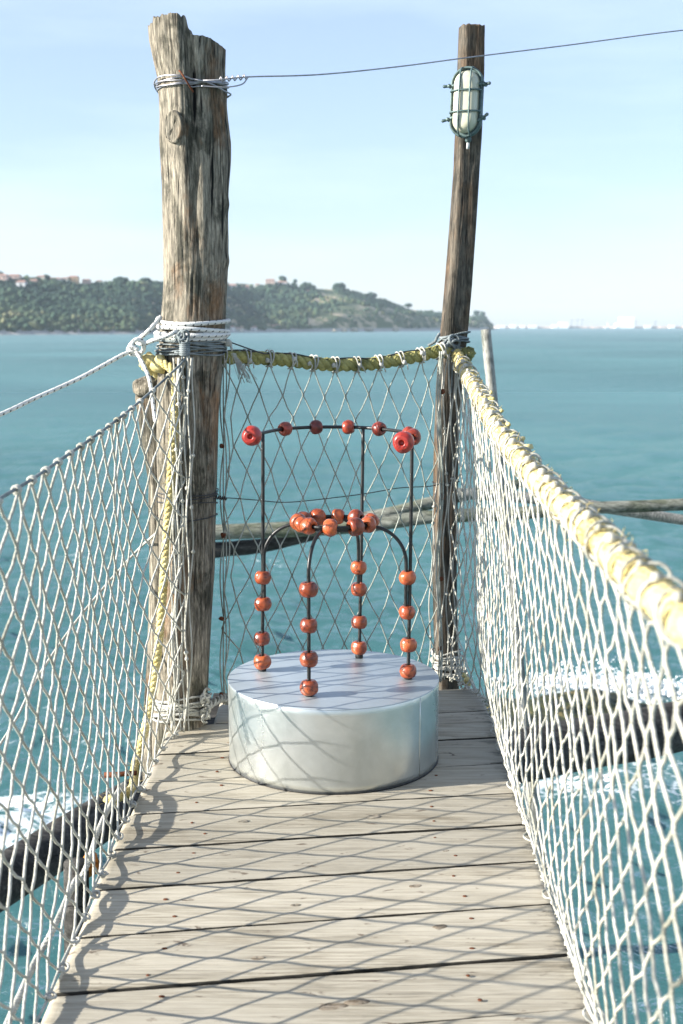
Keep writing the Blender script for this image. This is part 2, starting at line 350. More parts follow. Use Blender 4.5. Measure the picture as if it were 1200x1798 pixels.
# ------------------------------------------------------------------ sea
WZ = -3.0
def build_sea():
    r1 = 1/np.linspace(1/5.0, 1/170., 700); r1 = np.r_[np.linspace(.5, 4.9, 14), r1]
    r2 = np.geomspace(175, 3000, 46); r = np.r_[r1, r2]
    a = np.r_[np.linspace(-180, -27, 40, endpoint=False), np.linspace(-27, 27, 430), np.linspace(27, 180, 41)[1:]]
    a = R_(1)*a
    Rr, A = np.meshgrid(r, a, indexing='ij'); X = Rr*np.sin(A); Y = Rr*np.cos(A)
    cell = np.maximum(np.gradient(r)[:, None]*np.ones_like(A), Rr*R_(54/430))
    H = np.zeros_like(X); g = np.random.default_rng(3)
    wind = R_(-58)
    for k in range(70):
        lam = .28*(16)**g.random()
        th = wind+g.normal(0, .55); ph = g.random()*2*PI
        amp = .0082*lam**.42
        kx, ky = math.cos(th)*2*PI/lam, math.sin(th)*2*PI/lam
        fade = np.clip((lam/(cell*2.6))-.6, 0, 1)
        mod = .75+.25*np.sin(X*.23*math.cos(th*3)+Y*.11+k)
        s = np.sin(kx*X+ky*Y+ph)
        H += amp*fade*mod*(s+.25*(1-2*np.abs(s)))
    foam = np.zeros_like(X)
    for (px, py, rx, ry, k) in [(15, 1450, 1.2, 1.0, 1.15), (110, 1465, .9, .7, 1.), (40, 1400, 1.4, .35, .7), (180, 1290, 1.8, .7, .40), (80, 1240, 1.4, .9, .36), (150, 975, 3.0, .8, .50), (230, 975, 2.6, .6, .45),
                            (1055, 1200, 1.3, .55, 1.2), (1140, 1215, 1.2, .55, 1.0), (1000, 1190, .9, .35, .75), (1200, 1200, 1.5, 1.0, .7), (1020, 1370, .85, .5, .95), (1110, 1390, 1.4, .55, .62), (1180, 1350, 1.2, .5, .6), (1150, 1470, 1.5, 1.2, .28), (450, 985, 2.2, .8, .45)]:
        c = atz(px, py, WZ)
        foam = np.maximum(foam, k*np.exp(-(((X-c[0])/rx)**2+((Y-c[1])/ry)**2)))
    H += .10*np.clip(foam-.4, 0, 1)*(.6+.8*np.sin(X*5.3+np.sin(Y*4))*np.sin(Y*6.1))
    V = np.stack([X, Y, WZ+H], -1).reshape(-1, 3)
    nr, na = X.shape
    I = np.arange(nr*na).reshape(nr, na)
    F = np.stack([I[:-1, :-1], I[:-1, 1:], I[1:, 1:], I[1:, :-1]], -1).reshape(-1, 4)
    me = bpy.data.meshes.new('sea'); me.vertices.add(len(V)); me.vertices.foreach_set('co', V.ravel())
    me.loops.add(F.size); me.loops.foreach_set('vertex_index', F.ravel().astype(np.int32))
    me.polygons.add(len(F)); me.polygons.foreach_set('loop_start', np.arange(0, F.size, 4, dtype=np.int32))
    me.polygons.foreach_set('use_smooth', np.ones(len(F), bool)); me.update(calc_edges=True)
    at_ = me.attributes.new('foam', 'FLOAT', 'POINT'); at_.data.foreach_set('value', foam.ravel().astype(np.float32))
    m = M_('sea_water')
    co = m.coord('Object')
    big = m.noise(m.coord('Object', (.4, 1, 1)), .035, 4, .6); mid = m.noise(m.coord('Object', (.5, 1.1, 1), (0, 0, .5)), 1.7, 6, .68); fin = m.noise(m.coord('Object', (.6, 1.2, 1), (0, 0, .6)), 8., 4, .6)
    c = m.mix(m.ramp(big, [(.35, (0, 0, 0)), (.65, (1, 1, 1))]), (.042, .122, .122), (.070, .182, .178))
    fa = m.n('Attribute', attribute_name='foam').outputs['Fac']
    f1 = m.noise(m.coord('Object', (1, 1.7, 1)), 4.6, 9, .78, 1.4); 
    vor = m.n('TexVoronoi', Scale=4.2, feature='DISTANCE_TO_EDGE'); m.l(m.mix(.35, co, m.n('TexNoise', Scale=3.).outputs[1]), vor.inputs['Vector'])
    web = m.ramp(vor.outputs['Distance'], [(0., (.14, .14, .14)), (.12, (0, 0, 0))])
    fm = m.math('ADD', m.math('ADD', m.math('MULTIPLY', m.math('MINIMUM', fa, .85), .34), f1), m.math('MULTIPLY', web, m.math('MINIMUM', m.math('MULTIPLY', fa, 2.), 1.)))
    fm = m.math('MULTIPLY', m.ramp(fm, [(.76, (0, 0, 0)), (.90, (1, 1, 1))]), m.math('GREATER_THAN', fa, .03))
    sepp = m.n('SeparateXYZ'); m.l(co, sepp.inputs[0])
    # waves too small to mesh far out roughen the surface instead
    fr = m.n('MapRange'); fr.interpolation_type = 'SMOOTHSTEP'; m.l(sepp.outputs[1], fr.inputs[0]); fr.inputs['From Min'].default_value = 8; fr.inputs['From Max'].default_value = 140; fr.inputs['To Min'].default_value = .10; fr.inputs['To Max'].default_value = .38
    h = m.math('ADD', m.math('ADD', m.math('MULTIPLY', mid, 1.0), m.math('MULTIPLY', fin, .25)), m.math('MULTIPLY', fm, .12))
    bp = m.n('Bump', Strength=1., Distance=.30); m.l(h, bp.inputs['Height'])
    # light scattered back out of the water body does not follow the ripples: level diffuse under a rippled gloss
    up = m.n('CombineXYZ'); up.inputs[2].default_value = 1
    body = m.n('BsdfDiffuse'); m.l(c, body.inputs['Color']); m.l(up.outputs[0], body.inputs['Normal'])
    gl = m.n('BsdfGlossy'); gl.inputs['Color'].default_value = (1, 1, 1, 1); m.l(fr.outputs[0], gl.inputs['Roughness']); m.l(bp.outputs[0], gl.inputs['Normal'])
    fz = m.n('Fresnel', IOR=1.33); m.l(bp.outputs[0], fz.inputs['Normal'])
    sl = m.n('MapRange'); m.l(fr.outputs[0], sl.inputs[0]); sl.inputs['From Min'].default_value = .10; sl.inputs['From Max'].default_value = .38; sl.inputs['To Min'].default_value = 1.; sl.inputs['To Max'].default_value = .55
    wm = m.n('MixShader'); m.l(m.math('MULTIPLY', fz.outputs[0], sl.outputs[0]), wm.inputs[0]); m.l(body.outputs[0], wm.inputs[1]); m.l(gl.outputs[0], wm.inputs[2])
    m.col((.80, .84, .84)); m.set(Roughness=.8)
    fm2 = m.n('MixShader'); m.l(fm, fm2.inputs[0]); m.l(wm.outputs[0], fm2.inputs[1]); m.l(m.b.outputs[0], fm2.inputs[2]); m.l(fm2.outputs[0], m.out.inputs['Surface'])
    return tag(link('sea', me, m.m), kind='structure')
build_sea()

# ------------------------------------------------------------------ far headland
def shore_y(px): return np.interp(px, [-500, 0, 240, 430, 600, 720, 865], [590, 588, 586.5, 583.5, 582.5, 581.5, 579])
def ridge_y(px): return np.interp(px, [-500, -200, 0, 60, 130, 200, 240, 330, 400, 450, 500, 545, 600, 640, 680, 720, 760, 800, 830, 848, 858, 866],
                                  [470, 478, 490, 494, 500, 500, 498, 499, 504, 503, 499, 505, 507, 518, 531, 541, 547, 552, 554, 557, 568, 579])
def shore_d(px): return 4.5*FPX/(shore_y(px)-572.)
def hill_pt(px, t):
    """t: 0 shore .. 1 ridge .. 1.6 behind"""
    d = shore_d(px); dr = d*1.22
    dd = d*(1-t)+dr*t
    zr = CAMZ+(572-ridge_y(px)-3)/FPX*dr
    k = min(max(t, 0), 1)
    bl = np.clip((px-500)/160, 0, 1); prof = (.16*k+.84*(k**.8))*(1-bl)+bl*np.interp(k, [0, .1, .35, 1], [0, .40, .62, 1])
    z = WZ-.4+(zr-WZ+.4)*prof
    if t > 1: z = zr-(t-1)*40
    X = (px-600)/FPX*dd/math.cos(PITCH)*math.cos(PITCH)
    n1 = mnoise.fractal(Vector((X*.012, dd*.012, 0)), 1., 2., 4)
    z += n1*3.0*min(1, k*4)*(1 if t < .97 else .3)
    return (X, dd, z)
def build_hill():
    cols = np.linspace(-500, 866, 230); ts = np.r_[-.04, np.linspace(0, 1, 34), 1.15, 1.5]
    V = [hill_pt(px, t) for px in cols for t in ts]; n = len(ts)
    F = [(i*n+j, (i+1)*n+j, (i+1)*n+j+1, i*n+j+1) for i in range(len(cols)-1) for j in range(n-1)]
    mb = MB(); mb.add(V, F)
    m = M_('headland_ground'); n1 = m.noise(m.coord('Object', (1, 1, 2.)), .05, 6, .65); n2 = m.noise(m.coord('Object', (1, 1, 3)), .22, 4, .6)
    g = m.mix(n2, (.035, .06, .025), (.10, .13, .05))
    geo = m.n('NewGeometry'); sp = m.n('SeparateXYZ'); m.l(geo.outputs['Position'], sp.inputs[0])
    lo = m.n('MapRange'); m.l(sp.outputs[2], lo.inputs[0]); lo.inputs['From Min'].default_value = -1.5; lo.inputs['From Max'].default_value = .3; lo.inputs['To Min'].default_value = 1; lo.inputs['To Max'].default_value = 0
    c = m.mix(m.ramp(n1, [(.5, (0, 0, 0)), (.58, (1, 1, 1))]), g, (.42, .34, .22))
    c = m.mix(lo.outputs[0], c, m.mix(n2, (.30, .29, .27), (.46, .44, .40)))
    m.col(c); m.set(Roughness=.95)
    tag(mb.build('headland', m.m), kind='structure')
    # pale shingle beach with a low sea wall
    mb = MB(); cs = np.linspace(-500, 560, 140); pr = [(-.05, -.6), (-.005, .3), (.012, 1.1), (.03, 1.2), (.05, .2)]
    V = []
    for px in cs:
        d = shore_d(px)
        for (t, h) in pr:
            dd = d*(1+t*.25); V.append(((px-600)/FPX*dd, dd, WZ+max(h, -.5)+.25*mnoise.noise(Vector((px*.2, t*9, 0)))*(h > 0)*np.interp(px, [400, 560], [1, .3])))
    F = [(i*5+j, (i+1)*5+j, (i+1)*5+j+1, i*5+j+1) for i in range(len(cs)-1) for j in range(4)]
    mb.add(V, F)
    m = M_('shingle'); n1 = m.noise(m.coord('Object', (1, 1, 1)), .5, 5, .7); m.col(m.mix(m.ramp(n1, [(.4, (0, 0, 0)), (.6, (1, 1, 1))]), (.20, .195, .18), (.40, .385, .36))); m.set(Roughness=.95)
    tag(mb.build('beach', m.m), kind='structure')
build_hill()
def ico(sub=1):
    bm = bmesh.new(); bmesh.ops.create_icosphere(bm, subdivisions=sub, radius=1); V = np.array([v.co[:] for v in bm.verts]); F = np.array([[v.index for v in f.verts] for f in bm.faces]); bm.free(); return V, F
IV, IF = ico(2); IV1, IF1 = ico(1)
def foliage_mat():
    m = M_('headland_foliage'); vc = m.n('Attribute', attribute_name='tone')
    n1 = m.noise(m.coord('Object'), .35, 4, .7); n2 = m.noise(m.coord('Object'), 1.6, 3, .7)
    c = m.ramp(vc.outputs['Fac'], [(0, (.018, .042, .032)), (.45, (.042, .080, .050)), (.8, (.080, .115, .060)), (1, (.15, .150, .08))])  # greens shifted blue, part of the distance haze put into their colour
    c = m.mix(1., c, m.ramp(m.math('ADD', m.math('MULTIPLY', n1, .5), m.math('MULTIPLY', n2, .5)), [(.3, (.5, .5, .5)), (.7, (1.35, 1.35, 1.35))]), 'MULTIPLY')
    m.col(c); m.bump(n2, .9, .6); m.set(Roughness=.9, Specular_IOR_Level=.2); return m.m
FOL = foliage_mat()
def crowns(name, pts, mat, parent=None, lobes=1, loc=(0, 0, 0), base=IV1, faces=IF1):
    """pts: (x, y, z, r, h, tone)"""
    Vs = []; Fs = []; Ts = []; n = 0
    for (x, y, z, r, h, tone) in pts:
        for q in range(lobes):
            o = rng.normal(0, .45, 3)*(r, r, h*.6) if lobes > 1 else np.zeros(3)
            k = (.62 if lobes > 1 else 1.)*rng.uniform(.8, 1.15)
            d = 1+rng.normal(0, .16, len(base))
            V = base*d[:, None]*np.array([r*k, r*k, h*k])+np.array([x, y, z])+o
            Vs.append(V); Fs.append(faces+n); Ts.append(np.full(len(V), tone+rng.normal(0, .05))); n += len(V)
    V = np.concatenate(Vs)-np.array(loc); F = np.concatenate(Fs)
    me = bpy.data.meshes.new(name); me.from_pydata(V.tolist(), [], F.tolist())
    a = me.attributes.new('tone', 'FLOAT', 'POINT'); a.data.foreach_set('value', np.clip(np.concatenate(Ts), 0, 1).astype(np.float32))
    return link(name, me, mat, parent, loc)
def woodland():
    pts = []; g = rng
    for _ in range(11500):
        px = g.uniform(-300, 862); t = g.uniform(.03, 1.03)
        if px > 540 and t < .36 and g.random() < .80: continue
        x, y, z = hill_pt(px, t)
        n = mnoise.noise(Vector((x*.02, y*.02, 3.)))
        cl = mnoise.noise(Vector((x*.035, y*.012, 9.)))
        if px > 540 and cl < -.12 and g.random() < .8: continue
        if cl < -.33 and g.random() < .7: continue
        s = y/700
        r = g.uniform(.75, 2.1)*(1+.6*n)*s**.5*(1.0 if px < 560 else .8)
        tone = np.clip(.38+.75*n+g.normal(0, .15)+(.22 if t < .25 else 0), 0, 1)
        if px < 300 and t < .2: r *= 1.2; tone = np.clip(g.uniform(.45, 1.), 0, 1)
        pts.append((x, y, z+r*.5, r, r*g.uniform(.8, 1.15), tone))
    tag(crowns('woodland', pts, FOL), 'mixed green woodland covering the slopes of the far headland', 'woodland', kind='stuff')
woodland()
TRUNK = plain('far_trunk_bark', (.08, .06, .045), .9)
def far_tree(px, py_top, wpx, hpx, label, tone=.2, umbrella=False):
    tt = .99; x, y, z = hill_pt(px, tt); s = y/FPX
    ztop = CAMZ+(572-py_top)*s; r = wpx*s/2; h = hpx*s/2
    root = empty('broad_tree' if not umbrella else 'umbrella_pine', (x, y, z-1)); tag(root, label, 'tree', 'trees standing out on the ridge')
    mb = MB(); tube(mb, [(x, y, z-1), (x+.1, y, (z+ztop)/2), (x, y, ztop-h)], [.35, .3, .2], 7); mb.build('trunk', TRUNK, root)
    pts = [(x+g[0]*r*.6, y+g[1]*r*.6, ztop-h+g[2]*h*.55, r*.42, h*.45, tone+rng.uniform(-.1, .15)) for g in rng.uniform(-1, 1, (26, 3)) if g[0]**2+g[2]**2 < 1.1]
    crowns('crown', pts, FOL, root, 1, (0, 0, 0), IV, IF)
for a in [(9, 477, 17, 17, 'rounded dark tree above the leftmost hilltop houses', .1), (90, 484, 15, 12, 'small tree behind the white roofs left of the thick post', .2), (218, 486, 30, 22, 'widest dark tree crown on the ridge left of the thick post', .08),
          (262, 488, 26, 18, 'dark tree crown on the ridge right beside the thick post', .1), (498, 486, 15, 13, 'tree rising over the white house with red roof', .15), (520, 492, 8, 8, 'small flat-topped pine right of the white ridge house', .15, True),
          (540, 496, 18, 12, 'bushy tree on the ridge above the wooded middle slope', .2), (596, 498, 26, 15, 'dark tree at the last high point of the ridge', .12), (650, 514, 24, 14, 'dark tree where the ridge starts to drop', .12), (716, 533, 16, 8, 'small tree alone on the falling ridge', .1), (834, 545, 12, 12, 'left tree of the pair on the headland tip', .12), (845, 547, 11, 11, 'right tree of the pair on the headland tip', .12)]:
    far_tree(*a)
ROOF = plain('terracotta_roof', (.33, .19, .145), .9, var=.25, sc_=1.); PANE = plain('dark_window_glass', (.05, .06, .07), .2)
def wallm(n, c): return plain(n, c, .85, var=.06, sc_=.5)
WALLS = {'white': wallm('white_house_wall', (.78, .76, .72)), 'pink': wallm('pink_house_wall', (.66, .48, .40)), 'ochre': wallm('ochre_house_wall', (.66, .44, .26)), 'cream': wallm('cream_house_wall', (.72, .66, .54))}
def house(px, py, wpx, hpx, wall, label, t=None, group='houses on the headland'):
    if t is None: # solve for slope position whose ground shows at py
        best = min(np.linspace(0.02, 1.0, 50), key=lambda q: abs((572-(hill_pt(px, q)[2]-CAMZ)/hill_pt(px, q)[1]*FPX)-(py+hpx*.5)))
        t = best
    x, y, z = hill_pt(px, t); s = y/FPX; z = CAMZ+(572-(py+hpx*.5))*s
    W, H, D = wpx*s, hpx*s*.68, 7.
    root = empty('house', (x, y, z)); tag(root, label, 'house', group)
    mb = MB(); mb.box((x, y, z+H/2-1.5), (W, D, H+3)); mb.build('wall', WALLS[wall], root)
    mb = MB(); e = .35; rh = hpx*s*.32
    v = [(x-W/2-e, y-D/2-e, z+H), (x+W/2+e, y-D/2-e, z+H), (x+W/2+e, y+D/2+e, z+H), (x-W/2-e, y+D/2+e, z+H), (x-W/2+W*.12, y, z+H+rh), (x+W/2-W*.12, y, z+H+rh)]
    mb.add(v, [(0, 1, 5, 4), (2, 3, 4, 5), (0, 4, 3), (1, 2, 5), (0, 3, 2, 1)], smooth=False); mb.build('roof', ROOF, root)
    nw = max(1, int(W/2.6)); me = None
    for i in range(nw):
        wx = x-W/2+W*(i+.5)/nw
        if me is None:
            mb = MB(); mb.box((0, 0, 0), (.8, .12, min(1.2, H*.4))); o = mb.build('window', PANE, root, (wx, y-D/2-.03, z+H*.5)); me = o.data
        else: link('window', me, None, root, (wx, y-D/2-.03, z+H*.5))
for a in [(12, 489, 24, 11, 'pink', 'long pink house under the dark tree at the left frame edge'), (36, 489, 20, 10, 'pink', 'pink house second from the left on the ridge', ), (48, 500, 15, 11, 'white', 'white house a little below the hilltop row'), (68, 497, 15, 9, 'pink', 'small pink house right of the low white one'),
          (82, 490, 14, 8, 'cream', 'cream house behind the small pink one'), (105, 494, 24, 9, 'white', 'long white house in the middle of the hilltop row'), (124, 493, 10, 8, 'cream', 'small cream house between the long white and the ochre one'), (138, 491, 15, 9, 'ochre', 'ochre house near the right of the hilltop row'), (160, 495, 12, 6, 'pink', 'faint pink house at the right end of the hilltop row'), (182, 497, 8, 6, 'cream', 'tiny cream house nearly hidden in the ridge trees'),
          (409, 505, 20, 9, 'white', 'white house just right of the thick post on the ridge'), (434, 506, 14, 7, 'pink', 'low pink house second right of the thick post'), (455, 503, 8, 6, 'cream', 'small cream house on the ridge before the red roofs'), (477, 496, 16, 8, 'pink', 'reddish house on the ridge left of the white red-roofed one'), (498, 500, 16, 10, 'white', 'white house with red roof under the ridge tree'), (541, 514, 6, 6, 'ochre', 'tiny ochre house on the slope below the ridge'),
          (408, 576, 12, 8, 'white', 'white shore house beside the thick post', .05), (422, 578, 12, 7, 'cream', 'low cream house at the water left of the round white one', .03), (448, 577, 10, 9, 'white', 'compact white house at the water', .05), (487, 573, 15, 11, 'pink', 'pink house at the water, furthest right of the shore houses', .08)]:
    house(*a)
# shore boulders
STONE = plain('pale_boulder', (.40, .35, .27), .95, var=.3, sc_=.6)
for (px, wpx, lb) in [(588, 9, 'leftmost'), (605, 11, 'second'), (622, 14, 'widest'), (648, 16, 'low flat'), (694, 11, 'pointed')]:
    x, y, z = hill_pt(px, .0); s = y/FPX; mb = MB(); lump(mb, (x, y-2, WZ+wpx*s*.2), wpx*s*.5, 12, .5, (1, .7, .6))
    tag(mb.build('shore_boulder', STONE), {'leftmost': 'leftmost pale boulder at the foot of the cliff', 'second': 'second pale boulder from the left under the cliff', 'widest': 'bright boulder in the middle of the cliff foot', 'low flat': 'low flat boulder under the tan cliff face', 'pointed': 'pale boulder standing alone near the headland tip'}[lb], 'boulder', 'boulders under the cliff')

# ------------------------------------------------------------------ far harbour
PD = 2200.; PS = PD/FPX
PW = plain('harbour_white', (.8, .8, .8), .8); PP = plain('harbour_stone', (.60, .45, .38), .9, var=.2, sc_=.05); PST = plain('harbour_steel', (.20, .24, .28), .7)
def pxp(px): return (px-600)/FPX*PD
mb = MB()
for i in range(60):
    a = pxp(866)+(pxp(1500)-pxp(866))*i/60; mb.box((a+5.6, PD+rng.uniform(-4, 4), WZ+1.0), (12.2, 14, 3.0+rng.uniform(0, 1.6)))
tag(mb.build('breakwater', PP), 'long low pinkish harbour breakwater on the right horizon', 'breakwater')
for (px, w_, h_, lb, nm) in [(876, 12, 4, 'low white shed nearest the headland tip', 'shed'), (896, 10, 5, 'white shed second from the headland tip', 'shed'), (912, 8, 4, 'small white shed left of the low white hall', 'shed'), (930, 14, 4, 'low flat white shed on the breakwater', 'shed'), (968, 9, 5, 'small white block beside the harbour hall', 'shed'),
                             (983, 16, 9, 'white harbour hall left of the cranes', 'warehouse'), (1092, 26, 18, 'tallest white building on the harbour horizon', 'warehouse'), (1076, 8, 7, 'low white block left of the tallest harbour building', 'shed'), (1128, 12, 4, 'flat white shed near the right frame edge', 'shed'), (1170, 10, 4, 'rightmost white shed on the breakwater', 'shed')]:
    x = pxp(px); W = w_*PS; H = h_*PS; root = empty(nm, (x, PD-12, WZ)); tag(root, lb, 'building', 'harbour buildings')
    mb = MB(); mb.box((x, PD-12, WZ+H/2), (W, 9, H)); mb.build('wall', PW, root)
    mb = MB(); mb.add([(x-W/2-.4, PD-17, WZ+H), (x+W/2+.4, PD-17, WZ+H), (x+W/2+.4, PD-7, WZ+H), (x-W/2-.4, PD-7, WZ+H), (x-W/2, PD-12, WZ+H+1.2), (x+W/2, PD-12, WZ+H+1.2)], [(0, 1, 5, 4), (2, 3, 4, 5), (0, 4, 3), (1, 2, 5)], smooth=False); mb.build('roof', PW, root)
for (px, h_, lb) in [(998, 15, 'first harbour crane right of the white hall'), (1008, 16, 'middle one of three close harbour cranes'), (1016, 16, 'third harbour crane of the close group'), (1108, 14, 'thin crane right of the tallest harbour building'), (1143, 13, 'lone harbour crane furthest right')]:
    x = pxp(px); H = h_*PS; root = empty('harbour_crane', (x, PD-6, WZ)); tag(root, lb, 'crane', 'harbour cranes')
    mb = MB()
    for (a, b) in ((-1, -1), (1, -1), (-1, 1), (1, 1)): tube(mb, [(x+a*1.1, PD-6+b, WZ), (x+a*.3, PD-6+b*.3, WZ+H)], .22, 4)
    mb.build('tower', PST, root)
    mb = MB(); tube(mb, [(x-2.5, PD-6, WZ+H*.72), (x+.5, PD-6, WZ+H*.8), (x+3.5, PD-6, WZ+H*1.02)], .3, 4); mb.build('jib', PST, root)
for (px, h_, lb) in [(1052, 14, 'white sailing boat left of the tallest harbour building'), (1069, 12, 'white boat moored between sail and tall building')]:
    x = pxp(px); H = h_*PS; root = empty('sailing_boat', (x, PD-40, WZ)); tag(root, lb, 'boat', 'boats off the harbour')
    mb = MB(); mb.add([(x-5, PD-40, WZ+1.6), (x+5.5, PD-40, WZ+2.), (x, PD-42, WZ+1.5), (x, PD-38, WZ+1.5), (x-4, PD-40, WZ-.2), (x+4, PD-40, WZ-.2)], [(0, 2, 1, 3), (0, 4, 5, 1, 2), (0, 3, 1, 5, 4)], smooth=False); mb.build('hull', PW, root)
    mb = MB(); tube(mb, [(x, PD-40, WZ+1), (x, PD-40, WZ+H)], .2, 5); mb.build('mast', PST, root)
    mb = MB(); mb.add([(x+.3, PD-40, WZ+2.6), (x+4, PD-40.4, WZ+2.8), (x+.3, PD-40, WZ+H*.9), (x+.9, PD-40.5, WZ+4)], [(0, 1, 3), (1, 2, 3), (0, 3, 2)]); mb.build('sail', PW, root)

# haze
mb = MB(); mb.box((0, 0, 24), (6600, 6600, 60)); hz = mb.build('haze')
m = M_('haze_air'); m.t.nodes.remove(m.b); pv = m.n('VolumePrincipled', Density=.00014); pv.inputs['Color'].default_value = (.74, .90, 1., 1); pv.inputs['Anisotropy'].default_value = .1
m.l(pv.outputs[0], m.out.inputs['Volume']); hz.data.materials.append(m.m); tag(hz, 'thin pale blue sea haze', 'haze', kind='stuff')

# ------------------------------------------------------------------ walkway deck
SLOPE = .15
seams = [.9, 1.15, 1.4, 1.67, 1.93, 2.19, 2.447, 2.68, 2.94, 3.20, 3.455, 3.71, 3.985, 4.255, 4.57, 4.88]
deck = empty('walkway', (0, 0, 0)); tag(deck, kind='structure')
NAILM = RUST
nail_me = None
def nail(parent, x, y):
    global nail_me
    if nail_me is None:
        mb = MB(); lathe(mb, [(.0035, -.001), (.0048, .0005), (.004, .0018), (.001, .0024)], (0, 0, 0), seg=8); o = mb.build('nail', NAILM, parent, (x, y, .0)); nail_me = o.data
    else: o = link('nail', nail_me, None, parent, (x, y, .0))
    o.scale = (random.uniform(1.0, 1.7), random.uniform(.8, 1.2), 1.)
LX = [-.655, -.665, -.66, -.67, -.66, -.665, -.655, -.665, -.66, -.668, -.662, -.655, -.66, -.655, -.485, -.48]
for i in range(len(seams)-1):
    y0, y1 = seams[i]+.004, seams[i+1]-.004; n = 90
    xl = LX[i]+rng.uniform(-.006, .006); xr = .565+rng.uniform(-.012, .008)+(.0 if i < 9 else .012)
    dz = rng.uniform(-.003, .002); th = .042; s1, s2 = rng.uniform(0, 90, 2)
    xs = np.linspace(xl, xr, n); V = []
    cross = [(0., -.006), (.006, -.0012), (.018, 0)] + [(t, 0) for t in np.linspace(.05, .95, 9)] + [(.982, 0), (.994, -.0012), (1., -.006)]
    cross = [(c[0]*(1) if c[0] in (0., 1.) else c[0], c[1]) for c in cross]
    for x in xs:
        a = y0+SLOPE*x+.0035*mnoise.noise(Vector((x*5, s1, 0)))+.0012*mnoise.noise(Vector((x*40, s1, 4)))
        b = y1+SLOPE*x+.0035*mnoise.noise(Vector((x*5, s2, 0)))+.0012*mnoise.noise(Vector((x*40, s2, 4)))
        ed = min((x-xl), (xr-x)); ch = -.008*max(0, 1-ed/.012)
        for (t, z) in cross:
            yy = a+(b-a)*t
            cup = -.0025*(1-(2*t-1)**2)*math.sin(s1)
            V.append((x, yy, dz+z+cup+ch+.0010*mnoise.noise(Vector((x*3, yy*60, s2)))))
        V.append((x, b, dz-th)); V.append((x, a, dz-th))
    m_ = len(cross)+2
    F = [(k*m_+j, (k+1)*m_+j, (k+1)*m_+(j+1) % m_, k*m_+(j+1) % m_) for k in range(n-1) for j in range(m_)]
    F += [tuple(range(m_)), tuple((n-1)*m_+j for j in range(m_-1, -1, -1))]
    mb = MB(); mb.add(V, F); pl = mb.build('plank', WDECK, deck); pl.data.materials.append(EDGE)
    if i in (5, 6, 7, 8, 9, 10):
        for (kx, kt, kr) in [((-.33, .45, .017), (.18, .6, .014), (-.02, .4, .022), (.25, .7, .015), (-.12, .35, .012), (-.27, .55, .013), (.1, .5, .016))[i-4], ((.2, .3, .010), (-.05, .55, .012), (.035, .45, .019), (-.2, .35, .012), (.2, .6, .015), (.3, .4, .011), (-.3, .6, .012))[i-4]]:
            cy = y0+(y1-y0)*kt+SLOPE*kx; kb = MB(); kv = []; kf = []; sg2 = 20; sd = rng.uniform(0, 50)
            for q, (rr_, hz_) in enumerate(((1.5, -.001), (1.05, .0018), (.8, .0012), (.55, .0019), (.25, .0004))):
                for j in range(sg2):
                    a = 2*PI*j/sg2; k3 = rr_*kr*.62*(1+.25*mnoise.noise(Vector((math.cos(a)*1.5, math.sin(a)*1.5, sd)))); kv.append((kx+k3*1.6*math.cos(a), cy+k3*.8*math.sin(a)+.15*k3*1.6*math.cos(a), dz+hz_+.0012*mnoise.noise(Vector((j*.9, q*3., sd)))))
            kf = [(q*sg2+j, q*sg2+(j+1) % sg2, (q+1)*sg2+(j+1) % sg2, (q+1)*sg2+j) for q in range(4) for j in range(sg2)]; kf.append(tuple(4*sg2+j for j in range(sg2)))
            kb.add(kv, kf); kb.build('wood_knot', KNOTM, pl)
    mi = np.zeros(len(F), np.int32)
    for k in range(n-1):
        for j in (0, m_-4, m_-3, m_-2, m_-1): mi[k*m_+j] = 1
    mi[-2:] = 1; pl.data.polygons.foreach_set('material_index', mi)
    for (nx, cnt) in ((-.43 if i < 13 else -.40, 2), (.30, 2)):
        for q in range(cnt):
            t = (.24, .74)[q]+rng.uniform(-.09, .09); xx = nx+rng.uniform(-.035, .035); nail(pl, xx, y0+(y1-y0)*t+SLOPE*xx)
# substructure: bearers under the planks, cross beams
for (x0, nm) in ((-.5, 0), (.42, 0)):
    mb = MB(); mb.box((x0, 2.6, -.13), (.09, 4.9, .16)); mb.build('bearer', WBEAM, deck)
def log(mb, P, r, sides=20, seed=0, amp=.12, n=60):
    P = spline(P, n); T, N, B = frames(P); r = np.interp(np.linspace(0, 1, n), np.linspace(0, 1, len(np.atleast_1d(r))), np.atleast_1d(r))
    V = []
    for i in range(n):
        for j in range(sides):
            a = 2*PI*j/sides; k = 1+amp*mnoise.noise(Vector((math.cos(a)*1.2, math.sin(a)*1.2, i*.09+seed)))+amp*.4*mnoise.noise(Vector((math.cos(a)*6, math.sin(a)*6, i*.05+seed)))
            V.append(P[i]+r[i]*k*(math.cos(a)*N[i]+math.sin(a)*B[i]))
    F = [(i*sides+j, i*sides+(j+1) % sides, (i+1)*sides+(j+1) % sides, (i+1)*sides+j) for i in range(n-1) for j in range(sides)]
    F += [tuple(range(sides-1, -1, -1)), tuple((n-1)*sides+j for j in range(sides))]
    mb.add(V, F)
mb = MB(); log(mb, [(-2.3, 3.0, -.82), atz(0, 1550, -.86), atz(210, 1420, -.86), (-.55, 6.9, -.86)], [.125, .11, .10], 24, 3, .14)
tag(mb.build('outrigger_beam', WBEAM), 'dark weathered log slanting out of the left net below the deck', 'beam')
mb = MB(); log(mb, [(-.9, 5.55, -.93), atz(975, 1315, -.92), atz(1200, 1272, -.92), (4.8, 8.9, -.92)], [.15, .15, .155, .16], 24, 8, .08)
tag(mb.build('support_beam', WBEAM), 'thick dark timber crossing low behind the right net', 'beam')

